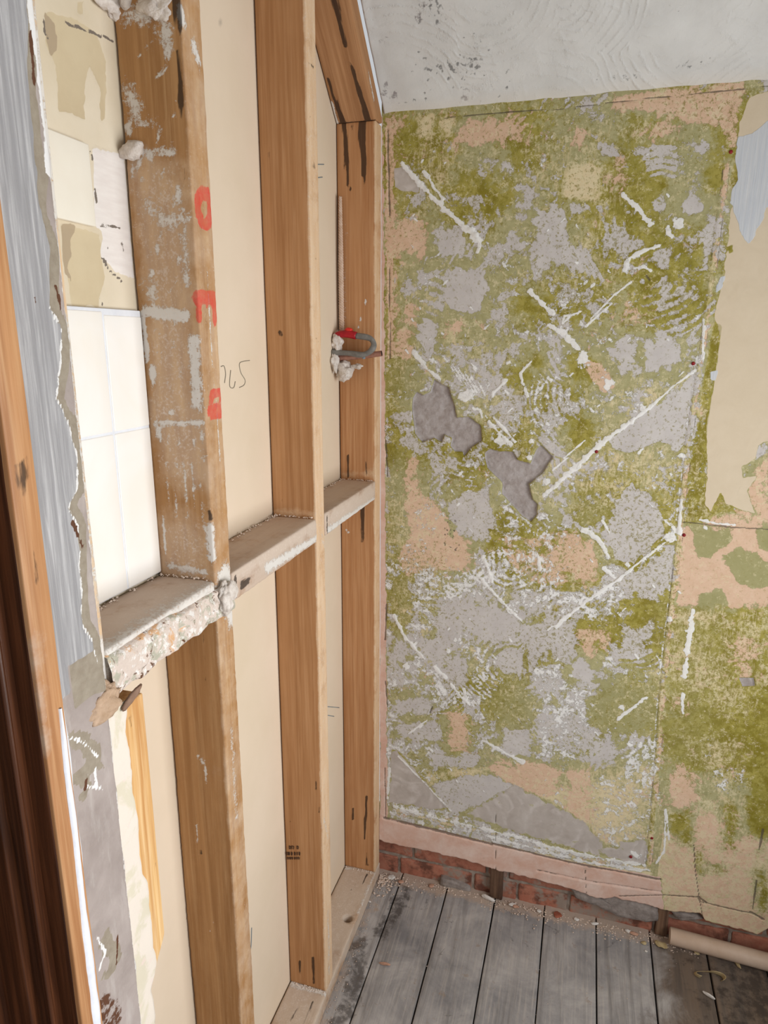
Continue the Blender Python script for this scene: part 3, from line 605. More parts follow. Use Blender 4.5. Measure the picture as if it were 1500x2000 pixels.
# ------------------------------------------------------------------ floor
def floor():
    parts = []; w = 0.1421; x0 = 0.0685; V = []; Q = []; k = 0
    for i in range(-4, 11):
        a = x0+i*w; g = random.uniform(0.0012, 0.0022)
        v, q = rbox(a+g, a+w-g, -2.3, 0.055, -0.022, 0.0, res=0.012, r=0.002, wob=0.0009, seed=i+20, wscale=(14, 4, 14))
        v = v.copy(); v[:, 2] += 0.0012*math.sin(i*2.3)-0.001
        V.append(v); Q.append(q+k); k += len(v)
    V = np.concatenate(V); Q = np.concatenate(Q).astype(np.int32)
    m_ = M('floorboards', 0.7, 0.35)
    a = m_.attr('marks')
    g1 = m_.noise(1.0, 6, 0.65, 0.8, sv=(30, 2.2, 1)); g2 = m_.noise(1.0, 4, 0.6, 0.2, sv=(180, 8, 1)); n1 = m_.noise(7, 8, 0.68, 0.4, off=2); n2 = m_.noise(28, 8, 0.7, off=5); fn = m_.noise(110, 5, 0.7, off=7)
    c = m_.mix(m_.mr(n1, 0.32, 0.66), rgb(120, 119, 122), rgb(176, 172, 170))
    c = m_.mix(m_.mr(g1, 0.5, 0.72, 0, 0.75), c, rgb(106, 102, 101))
    c = m_.mix(m_.mr(g2, 0.5, 0.75, 0, 0.5), c, rgb(188, 180, 172))
    c = m_.mix(m_.mask(0.18, n2, 3.0), c, rgb(140, 124, 110))
    c = m_.mix(m_.mask(0.15, m_.noise(20, 8, 0.7, 1.0, off=12), 8.0), c, rgb(84, 80, 79))
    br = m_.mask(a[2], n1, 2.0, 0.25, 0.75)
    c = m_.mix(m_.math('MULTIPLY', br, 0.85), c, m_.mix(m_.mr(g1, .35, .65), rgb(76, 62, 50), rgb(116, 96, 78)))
    du = m_.mask(a[1], n2, 2.2, 0.25, 0.75); c = m_.mix(m_.math('MULTIPLY', du, 0.85), c, rgb(182, 162, 146))
    sp = m_.mask(0.10, fn, 10, 0.3, 0.68); c = m_.mix(m_.math('MULTIPLY', sp, 0.6), c, rgb(196, 186, 176))
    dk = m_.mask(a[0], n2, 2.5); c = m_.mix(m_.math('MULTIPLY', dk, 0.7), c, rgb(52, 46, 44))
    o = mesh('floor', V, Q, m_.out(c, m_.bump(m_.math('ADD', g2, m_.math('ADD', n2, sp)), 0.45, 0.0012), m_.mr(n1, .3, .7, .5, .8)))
    P = co_of(o); A = np.zeros((len(P), 4))
    A[:, 1] = np.clip(0.75-(-P[:, 1])/0.07, 0, 0.8)                       # dust against the brickwork
    A[:, 1] = np.maximum(A[:, 1], 0.55*np.clip(1-P[:, 0]/0.07, 0, 1))       # and along the sole plate
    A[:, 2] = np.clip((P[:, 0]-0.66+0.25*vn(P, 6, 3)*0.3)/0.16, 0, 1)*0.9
    A[:, 0] = np.clip((P[:, 0]-0.74)/0.3, 0, 1)*0.6  # boards darken to the right: brown stain plus shade painted in
    for pts, r in [([(0.02, -0.25, 0), (0.05, -0.4, 0), (0.04, -0.5, 0)], 0.03), ([(0.09, -0.05, 0), (0.07, -0.2, 0)], 0.03)]:
        A[:, 0] = np.maximum(A[:, 0], 0.55*capf(P, pts, r))
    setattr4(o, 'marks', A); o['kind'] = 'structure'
    o = mesh('floor_gap_shade', [(-0.6, -2.3, -0.03), (1.6, -2.3, -0.03), (1.6, 0.06, -0.03), (-0.6, 0.06, -0.03)], [(0, 1, 2, 3)], M_BLACK, smooth=False); o['kind'] = 'structure'  # black sheet added for the shade seen in the gaps between boards
floor()

# ------------------------------------------------------------------ sloped ceiling
def ceiling():
    sl = 0.95; nx, ny = 360, 200; xs = np.linspace(0.006, 1.42, nx); ys = np.linspace(0.012, -0.85, ny)
    X, Y = np.meshgrid(xs, ys, indexing='ij'); P = np.stack([X.ravel(), Y.ravel(), (2.098-sl*Y).ravel()], 1)
    A = np.zeros((len(P), 4))
    def onc(a, b):
        d = FW+RR*(a-750)/F-UU*(b-1000)/F; nn = np.array([0, sl, 1.0]); t = (2.098-CP@nn)/(d@nn); return CP+d*t
    for cx, cy, sx, sy, n in [(905, 125, 24, 14, 230), (840, 20, 25, 14, 110), (830, 128, 14, 8, 60), (1345, 125, 16, 6, 70), (960, 165, 34, 10, 60), (1215, 148, 20, 5, 40), (790, 190, 25, 12, 30), (930, 105, 8, 20, 50), (1100, 80, 250, 60, 60)]:
        for _ in range(n):
            q = onc(random.gauss(cx, sx), random.gauss(cy, sy)); A[:, 0] = np.maximum(A[:, 0], random.uniform(0.3, 0.6)*capf(P, [q, q+np.array([0.004, 0.002, -0.002])], random.uniform(0.0014, 0.0045), soft=1.6))
    for a, b in [(765, 195), (740, 90), (752, 180), (905, 188), (820, 28)]:
        q = onc(a, b); A[:, 2] = np.maximum(A[:, 2], 0.5*capf(P, [q, q+np.array([0.01, -0.01, .01])], 0.012, soft=1.9))
    A[:, 3] = np.clip(1-(-Y.ravel())/0.02, 0, 1)
    k = M('painted_artex', 0.6, 0.4); at = k.attr('marks')
    n1 = k.noise(9, 6, 0.6); n2 = k.noise(60, 7, 0.7, off=2); a1 = k.arcs(5.5, 420, 0.02, far=1.8); a2 = k.arcs(3.4, 460, 0.03, far=2.0)
    gate = k.mr(k.noise(5, 3, 0.5, off=6), 0.42, 0.6); gate2 = k.mr(k.noise(6, 3, 0.5, off=16), 0.5, 0.62)
    c = k.mix(k.mr(n1, .35, .65), rgb(200, 200, 198), rgb(212, 212, 210))
    c = k.mix(k.mask(at[2], n2, 4), c, rgb(150, 146, 146)); c = k.mix(k.math('MULTIPLY', at[3], 0.6), c, rgb(214, 208, 198))
    c = k.mix(k.math('MULTIPLY', k.mask(at[0], k.math('MULTIPLY_ADD', a1, 0.12, n2), 4), 0.75), c, rgb(92, 92, 92))
    h = k.math('MULTIPLY', k.math('POWER', a1, 3.0), gate); h = k.math('MULTIPLY_ADD', k.math('MULTIPLY', k.math('POWER', a2, 4.0), gate2), 0.7, h)
    h = k.math('MULTIPLY', h, k.mr(k.noise(30, 6, .75, off=22), .42, .6)); h = k.math('MULTIPLY_ADD', n1, 2.0, h); h = k.math('MULTIPLY_ADD', n2, 0.5, h)
    P += np.array([0, -sl, -1.0])/1.38*(0.002*vn(P, 9, 3)+0.0012*vn(P, 30, 5))[:, None]
    edge = np.clip(1-(xs.repeat(ny)-0.006)/0.02, 0, 1); P[:, 2] -= 0.003*edge*(1+vn(P, 50, 9))
    a, b = np.meshgrid(np.arange(nx-1), np.arange(ny-1), indexing='ij'); a = a.ravel(); b = b.ravel(); i = a*ny+b
    # left edge turned up beside the rafter
    n = len(P); up = P.reshape(nx, ny, 3)[0].copy(); up[:, 2] += 0.06; V = np.concatenate([P, up]); e = np.arange(ny-1)
    Q = np.concatenate([np.stack([i, i+1, i+ny+1, i+ny], 1), np.stack([n+e, n+e+1, e+1, e], 1)])
    o = mesh('ceiling', V, Q.astype(np.int32), k.out(c, k.bump(h, 0.7, 0.0016)))
    setattr4(o, 'marks', np.concatenate([A, A[:ny]])); o['kind'] = 'structure'
    # flat ceiling further back over the room
    z = 2.098+sl*0.85
    o = mesh('ceiling_flat', [(-0.6, -0.85, z), (1.42, -0.85, z), (1.42, -2.4, z), (-0.6, -2.4, z)], [(0, 1, 2, 3)], plain('flat_ceiling_paint', rgb(206, 204, 200)), smooth=False); o['kind'] = 'structure'
ceiling()

# right-hand wall with the window opening the daylight comes through
def right_wall():
    x0, x1 = 1.42, 1.56; wy0, wy1, wz0, wz1 = -1.95, -0.42, 0.58, 1.80
    mt = plain('right_wall_plaster', rgb(176, 168, 140), rgb(150, 142, 104), 12)
    parts = []
    def bx(y0, y1, z0, z1):
        V = [(x, y, z) for x in (x0, x1) for y in (y0, y1) for z in (z0, z1)]
        parts.append((V, [(0, 1, 3, 2), (4, 6, 7, 5), (0, 4, 5, 1), (2, 3, 7, 6), (0, 2, 6, 4), (1, 5, 7, 3)]))
    bx(-2.3, wy0, 0, 2.9); bx(wy1, 0.03, 0, 2.9); bx(wy0, wy1, 0, wz0); bx(wy0, wy1, wz1, 2.9)
    o = mesh('wall_right', *joinm(parts), mt, smooth=False); o['kind'] = 'structure'
right_wall()

# ------------------------------------------------------------------ stud partition
SD = -0.095; Y2, Y3, Y4 = -0.4448, -0.8371, -1.125; ZP = 0.045
FX = lambda pts: L3(pts, 0, 0.0)
def NY(y): return lambda pts: L3(pts, 1, y)
def timber(name, ext, mat, label, cat, ops, group=None, base=None, edge=0.0, **kw):
    P, Q = rbox(*ext, **kw)
    o = mesh(name, P, Q.astype(np.int32), mat); marks(o, ops, edge)
    setbase(o, base or ((ext[0]+ext[1])/2, (ext[2]+ext[3])/2, ext[4])); tag(o, label, cat, group)
    return o
# stud against the back wall
n1 = NY(-0.045)
ops = [(0, n1([(671, 235), (675, 270), (678, 330), (680, 360)]), .006, .003, 1), (0, n1([(708, 235), (710, 290), (711, 340)]), .009, .006, 1), (0, n1([(715, 230), (714, 260)]), .003, .002, 1),
       (0, n1([(680, 360), (688, 378)]), .003, .002, .9), (0, n1([(711, 340), (711, 366)]), .003, .002, .9), (0, n1([(680, 890), (680, 932)]), .002, .004, .9), (0, n1([(714, 900), (718, 935)]), .004, .005, .5),
       (0, n1([(709, 990), (708, 1060)]), .005, .003, .95), (0, n1([(717, 1555), (714, 1600), (713, 1640)]), .003, .003, 1), (0, n1([(690, 1578), (689, 1600)]), .0015, .0015, 1), (0, n1([(716, 1665), (718, 1690)]), .003, .003, .8), (0, n1([(687, 245), (689, 250)]), .005, .004, .7),
       (1, n1([(676, 430), (672, 640)]), .004, .007, .35), (1, n1([(705, 620), (700, 640)]), .0015, .001, .9), (1, n1([(715, 580), (712, 600)]), .001, .001, .9), (3, n1([(672, 925), (732, 925)]), .012, .012, .5), (1, n1([(676, 1035), (681, 1040)]), .003, .003, .8)]
timber('timber_stud', (SD, 0.0, -0.045, -0.001, ZP, 2.072), W_STUD, 'upright orange-brown stud hard against the green wall, under the sloping rafter', 'stud', ops, seed=2, edge=0.66)
# middle stud
n2 = NY(Y2)
ops = [(0, n2([(547, 650), (549, 652)]), .005, .005, .8), (0, n2([(566, 1603), (568, 1605)]), .004, .004, .8), (0, n2([(585, 1880), (584, 1915)]), .004, .002, .9), (0, n2([(611, 1870), (613, 1920)]), .003, .005, .95), (0, n2([(612, 1490), (620, 1560), (624, 1590)]), .0012, .0012, .7),
       (3, n2([(535, 1000), (615, 1005)]), .012, .012, .5), (0, n2([(530, 300), (534, 330)]), .005, .003, .3), (0, n2([(550, 975), (552, 1000)]), .004, .004, .4),
       (0, FX([(602, 120), (612, 132)]), .002, .002, .6), (0, FX([(605, 225), (607, 235)]), .003, .002, .7), (0, FX([(605, 318), (615, 325)]), .003, .003, .35), (0, FX([(608, 500), (620, 510)]), .003, .003, .35), (0, FX([(612, 655), (622, 668)]), .004, .003, .45), (0, FX([(624, 815), (626, 816)]), .003, .003, .4),
       (1, FX([(628, 1040), (640, 1100)]), .006, .004, .5), (1, n2([(618, 1213), (617, 1228)]), .0015, .001, 1), (1, FX([(633, 1600), (642, 1640)]), .006, .006, .5), (1, FX([(640, 1780), (643, 1900)]), .008, .008, .5)]
stud_b = timber('timber_stud', (SD, 0.0, Y2, Y2+0.044, ZP, 2.405), W_STUD2, 'upright planed brown stud in the middle of the frame, ink stamp near its foot', 'stud', ops, seed=5, edge=0.72)
# rough stud with red letters
n3 = NY(Y3)
ops = [(2, FX([(392, 376), (404, 378), (410, 400), (409, 425), (404, 440), (394, 436), (387, 415), (386, 390), (392, 376)]), .007, .007, 1), (2, FX([(390, 380), (406, 384)]), .007, .007, .9), (2, FX([(398, 436), (407, 438)]), .005, .005, .9),
       (2, FX([(388, 580), (418, 582)]), .009, .009, 1), (2, FX([(390, 580), (391, 625)]), .0045, .0045, .9), (2, FX([(416, 585), (419, 628)]), .006, .006, .9), (2, FX([(402, 585), (403, 598)]), .004, .004, .7),
       (2, FX([(411, 783), (415, 768), (430, 766), (433, 780)]), .006, .006, 1), (2, FX([(412, 770), (431, 770)]), .005, .005, .9), (2, FX([(411, 803), (435, 800)]), .009, .009, 1), (2, FX([(412, 812), (434, 808)]), .005, .005, .9)]
ops += [(1, n3([(248, 235), (300, 230)]), .006, .006, .5), (1, n3([(250, 180), (268, 215)]), .012, .009, .62), (1, n3([(266, 240), (312, 250)]), .004, .004, .6), (1, n3([(320, 50), (330, 90), (326, 110)]), .009, .005, .7), (1, n3([(290, 90), (292, 92)]), .006, .006, .5),
        (1, n3([(248, 250), (252, 262)]), .006, .004, .8), (1, n3([(285, 300), (340, 298)]), .007, .006, .62), (1, n3([(262, 320), (258, 345)]), .006, .004, .5), (1, n3([(290, 405), (315, 430), (360, 428)]), .012, .008, .6), (1, n3([(350, 370), (345, 400)]), .006, .006, .6),
        (1, n3([(290, 560), (300, 580)]), .012, .01, .55), (1, n3([(360, 450), (365, 560)]), .007, .006, .55), (1, n3([(310, 30), (240, 30)]), .012, .012, .55), (1, n3([(283, 607), (362, 618)]), .0065, .0065, .95), (1, n3([(278, 620), (288, 705)]), .004, .0035, .9), (1, n3([(297, 722), (300, 750)]), .005, .003, 1),
        (1, n3([(378, 665), (385, 790)]), .008, .009, .78), (1, n3([(300, 827), (395, 826)]), .004, .004, .75), (1, n3([(310, 840), (312, 860)]), .005, .004, .7), (1, n3([(395, 845), (400, 900)]), .004, .004, .6), (1, n3([(410, 1030), (414, 1090)]), .006, .006, .8), (1, n3([(330, 1105), (400, 1118)]), .006, .005, .7),
        (1, n3([(395, 980), (402, 1060)]), .003, .003, .6), (1, n3([(320, 1010), (325, 1080)]), .002, .002, .9), (1, n3([(350, 730), (330, 780)]), .01, .006, .35)]
for i in range(5): ops.append((1, n3([(322+i*13, 900), (335+i*11, 1010)]), .002, .0015, .6))
for b in [(300, 650, 370, 800), (310, 840, 395, 900), (270, 360, 350, 430), (280, 460, 370, 580), (330, 1060, 400, 1110)]:
    ops.append((3, n3([((b[0]+b[2])/2, b[1]), ((b[0]+b[2])/2, b[3])]), .038, .038, .88))
for _ in range(46):
    a = random.uniform(240, 400); b = random.uniform(20, 1090); a = 240+(a-240)*0.55+b*0.075
    ops.append((1, n3([(a, b), (a+random.uniform(-6, 6), b+random.uniform(2, 16))]), random.uniform(.0015, .005), .0015, random.uniform(.5, .9)))
ops += [(0, n3([(345, 0), (350, 60)]), .006, .004, .8), (0, n3([(348, 100), (352, 260)]), .003, .002, .7), (0, n3([(361, 330), (364, 352)]), .003, .003, .8), (0, n3([(408, 1000), (411, 1015)]), .004, .004, .8), (0, n3([(400, 1230), (402, 1330)]), .003, .003, .5), (0, n3([(392, 1663), (395, 1665)]), .005, .005, .7),
        (1, n3([(384, 1474), (396, 1490), (402, 1505), (406, 1530)]), .0025, .002, .85), (1, n3([(396, 1475), (399, 1500)]), .002, .002, .9), (1, n3([(384, 1610), (390, 1680)]), .0015, .001, .6), (1, n3([(415, 1800), (412, 1820)]), .001, .001, .9),
        (1, FX([(440, 1130), (455, 1200)]), .02, .016, .9), (1, FX([(352, 20), (360, 50)]), .006, .004, .9), (1, FX([(378, 90), (388, 125)]), .008, .006, .7), (1, FX([(452, 1420), (462, 1600)]), .006, .006, .5), (1, FX([(395, 430), (430, 900)]), .002, .003, .6)]
stud_c = timber('timber_stud', (SD, 0.0, Y3, Y3+0.046, ZP, 3.2), W_OLD, 'rough sawn upright stud smeared with tile adhesive, red paint marks on its edge', 'stud', ops, seed=9, edge=0.5, rough=0.0005, wob=0.0011)
# stud hidden behind the plaster beside the door
ops = [(1, FX([(125, 640), (205, 1190)]), .016, .016, .55), (1, FX([(222, 1380), (285, 2000)]), .012, .012, .8), (1, FX([(80, 30), (110, 420)]), .012, .012, .7), (1, [(0.0, -1.095, 1.17), (0.0, -1.09, 1.24)], .02, .02, .9)]
timber('timber_stud', (SD, 0.0, Y4, Y4+0.045, ZP, 3.2), wood('door_stud_wood', rgb(222, 188, 146), rgb(186, 142, 98), rgb(232, 204, 168), off=13, dust=0.45, dustcol=rgb(214, 200, 180)), 'pale stud edge beside the plaster strip at the doorway, nearest the camera', 'stud', ops, seed=12)
# noggins
def nog(y0, y1, z0, z1, label, ops, seed, front_rough=0.0):
    return timber('timber_noggin', (SD, 0.001, y0, y1, z0, z1), W_NOG, label, 'noggin', ops, seed=seed, wscale=(18, 5, 18), r=0.004, wob=0.0014, rough=0.0006, base=((SD)/2, (y0+y1)/2, z0))
nog(-0.399, -0.047, 1.192, 1.240, 'dusty short noggin between the middle stud and the corner stud', [(1, FX([(640, 1035), (733, 975)]), .008, .008, .75), (3, FX([(640, 1015), (733, 960)]), .02, .02, .8), (0, FX([(638, 1010), (638, 1045)]), .003, .003, .9), (1, L3([(640, 965), (670, 932)], 0, SD), .005, .005, .7)], 31)
nog(-0.789, Y2-0.002, 1.192, 1.240, 'dusty noggin between the red-marked stud and the middle stud, dark knot at its end', [(0, FX([(473, 1142), (486, 1130)]), .008, .006, 1), (0, FX([(459, 1130), (460, 1165)]), .004, .004, 1), (1, FX([(520, 1110), (620, 1050)]), .009, .007, .8), (3, FX([(470, 1115), (615, 1030)]), .02, .02, .75), (1, L3([(490, 1035), (535, 1006)], 0, SD), .006, .006, .75)], 33)
na = nog(-1.079, Y3-0.002, 1.194, 1.244, 'noggin under the white tiles, torn plaster hanging from its front edge', [(3, FX([(215, 1200), (420, 1130)]), .05, .05, .9), (1, FX([(220, 1280), (430, 1150)]), .022, .022, .7), (1, L3([(330, 1105), (318, 1112)], 0, SD), .01, .01, .8)], 35)

# sloped rafter above the corner stud
def rafter():
    sl = 0.95; L = 1.0; th = 0.046
    P, Q = rbox(SD, 0.0, 0.0, L, 0.0, th, seed=41, wscale=(18, 5, 18))
    ang = math.atan(sl); d = np.array([0, -math.cos(ang), math.sin(ang)]); nrm = np.array([0, math.sin(ang), math.cos(ang)])
    o_ = np.array([0, -0.045, 2.072])
    # plumb-cut foot
    y = P[:, 1].copy(); t = P[:, 2].copy(); foot = np.clip(1-y/0.2, 0, 1); y = y-foot*(t*0.85)
    V = np.stack([P[:, 0], 0*y, 0*y], 1)+o_+y[:, None]*d+t[:, None]*nrm
    V[:, 1] = np.minimum(V[:, 1], -0.001)
    o = mesh('timber_rafter', V, Q.astype(np.int32), wood('rafter_wood', rgb(178, 132, 92), rgb(142, 98, 62), rgb(196, 152, 112), off=15, axis=2, rot=-(math.pi/2-math.atan(0.95))))
    us = lambda pts: [np.array([x, -0.045-math.cos(ang)*s, 2.072+math.sin(ang)*s]) for x, s in pts]
    marks(o, [(0, us([(-.018, .0), (-.022, .05), (-.03, .13)]), .009, .002, 1), (0, us([(-.078, .0), (-.083, .04), (-.088, .10)]), .007, .002, 1), (0, us([(-.03, .16), (-.035, .3), (-.04, .42)]), .004, .010, 1), (0, us([(-.09, .0), (0, .0)]), .002, .002, .9), (1, us([(-.093, .0), (-.093, .05)]), .003, .002, .8),
              (1, [(0, -.06, 2.11), (0, -.1, 2.15)], .004, .003, .8)])
    setbase(o, (SD/2, -0.045, 2.072)); tag(o, 'sloping brown rafter with black nail stains rising above the corner stud', 'rafter')
rafter()

# sole plate on the floor, with a drilled hole
def sole_plate():
    P, Q = rbox(SD, 0.002, -1.08, 0.0, 0.0, ZP, res=0.005, seed=51, wscale=(18, 5, 18), r=0.004, wob=0.0012, rough=0.0005)
    bm = bmesh.new(); vs = [bm.verts.new(p) for p in P]
    for q in Q:
        try: bm.faces.new([vs[i] for i in q])
        except ValueError: pass
    hc = Vector((-0.022, -0.226)); r = 0.0135
    kill = [f for f in bm.faces if f.normal.z > 0.9 or f.calc_center_median().z > ZP-0.002]
    bm.normal_update()
    kill = [f for f in bm.faces if f.calc_center_median().z > ZP-0.004 and (f.calc_center_median().xy-hc).length < r]
    bmesh.ops.delete(bm, geom=kill, context='FACES')
    be = [e for e in bm.edges if e.is_boundary and (e.verts[0].co.xy-hc).length < 0.03]
    for v in {v for e in be for v in e.verts}:
        d = (v.co.xy-hc).normalized()*r; v.co.x = hc.x+d.x; v.co.y = hc.y+d.y
    ex = bmesh.ops.extrude_edge_only(bm, edges=be)
    for g in ex['geom']:
        if isinstance(g, bmesh.types.BMVert): g.co.z = 0.003
    V = [v.co.copy() for v in bm.verts]; bm.verts.index_update(); Fc = [[v.index for v in f.verts] for f in bm.faces]; bm.free()
    o = mesh('sole_plate', V, Fc, W_PLATE)
    ops = [(3, [(-.05, -1, ZP), (-.05, 0, ZP)], .07, .07, .85), (0, [(-.04, -.08, ZP), (-.045, -.13, ZP)], .003, .003, .7), (0, [(-.02, -.06, ZP), (-.025, -.11, ZP)], .003, .002, .7), (0, [(-.095, -.5, ZP-.01), (-.095, -.3, ZP)], .002, .002, .5),
           (1, [(-.09, Y2-.006, ZP), (0, Y2-.006, ZP)], .007, .006, .75), (1, [(-.09, -.055, ZP), (-.07, -.05, ZP)], .005, .004, .8), (1, [(0, -.2, ZP), (0, -.05, ZP)], .006, .006, .5), (0, [(-.055, -.62, ZP), (-.05, -.48, ZP)], .006, .004, .4), (0, [(-.025, -.62, ZP), (-.02, -.48, ZP)], .005, .004, .35)]
    marks(o, ops); setbase(o, (SD/2, -0.54, 0)); tag(o, 'dusty timber sole plate on the floorboards with a drilled round hole', 'timber plate')
sole_plate()

# plasterboard seen from behind
def board_mat():
    k = M('plasterboard_paper', 0.85, 0.2); a = k.attr('marks'); n = k.noise(4, 5, 0.6); f = k.noise(200, 3, 0.6); sp = k.noise(40, 6, 0.7, off=5)
    c = k.mix(k.mr(n, .3, .7), rgb(224, 206, 184), rgb(216, 198, 173)); c = k.mix(k.math('MULTIPLY', k.mask(0.02, sp, 8, 0.25, 0.6), 0.5), c, rgb(170, 150, 120))
    c = k.mix(k.math('MULTIPLY', a[0], 0.85), c, rgb(120, 112, 104)); c = k.mix(k.mask(a[1], sp, 4), c, rgb(238, 230, 218))
    return k.out(c, k.bump(f, 0.15, 0.0005))
M_BOARD = board_mat()
def sheet(name, y0, y1, z0, z1, mat, label, ops, x1=SD-0.0025, th=0.0125, res=0.008, **kw):
    P, Q = rbox(x1-th, x1, y0, y1, z0, z1, res=res, r=0.0015, wob=0.0005, wscale=(4, 4, 4), **kw)
    o = mesh(name, P, Q.astype(np.int32), mat); marks(o, ops); setbase(o, (x1-th/2, (y0+y1)/2, z0)); tag(o, label, 'plasterboard'); return o
BX = lambda pts: L3(pts, 0, SD-0.0025)
sheet_a = sheet('plasterboard_sheet', -0.812, 0.0, 0.001, 3.0, M_BOARD, 'tall cream plasterboard sheet closing the bays right of the red-marked stud', [(0, BX([(428, 35), (432, 42)]), .003, .003, .9), (0, BX([(420, 30), (424, 33)]), .002, .002, .7)], seed=3)
sheet_b = sheet('plasterboard_sheet', -1.12, -0.814, 0.001, 1.215, M_BOARD, 'cream plasterboard sheet under the noggin, beside the doorway', [], seed=4)
def scribble(parent, strokes, mat, name, r=0.0007, ax=0, val=SD-0.0025, off=(0.0006, 0, 0)):
    parts = [tube([tuple(np.array(p)+np.array(off)) for p in crom(L3(s, ax, val), 5)], r, 6) for s in strokes]
    o = mesh(name, *joinm(parts), mat)
    P = co_of(o)-np.array(parent.location); o.data.vertices.foreach_set('co', P.ravel()); o.parent = parent
    return o
scribble(sheet_a, [[(431, 716), (437, 715), (440, 730), (438, 748)], [(450, 723), (448, 745), (449, 756), (456, 757), (459, 745)], [(487, 704), (474, 706), (467, 711), (470, 728), (478, 742), (476, 752), (467, 757)]], M_PENCIL, 'pencil_mark')
for mk_ in [[(619, 321), (632, 321)], [(621, 347), (629, 346)], [(640, 1380), (662, 1382)], [(640, 1397), (652, 1399)], [(491, 1812), (490, 1845), (488, 1858)]]: scribble(sheet_a, [mk_], M_BLUEGREY, 'blue_grey_mark', 0.001)
# ink stamp on the middle stud (illegible rows)
rows = []
for y_, segs in ((1655, [(565, 568), (570, 574), (580, 583)]), (1667, [(560, 563), (564, 566), (569, 571), (575, 577), (580, 581), (584, 586)]), (1676, [(561, 564), (566, 568), (570, 572), (575, 577), (579, 580), (582, 585)])):
    for a, b in segs:
        h = 3.2 if y_ != 1676 else 2.2
        rows.append([(a, y_-h), (a+0.4, y_+h)]); rows.append([(a, y_-h), (b, y_-h*.6)]); rows.append([(b, y_-h*.5), (b-.5, y_+h)])
scribble(stud_b, rows, plain('stamp_ink', rgb(60, 42, 30), rgb(80, 56, 40)), 'ink_stamp', 0.0008, 1, Y2, (0, -0.0004, 0))

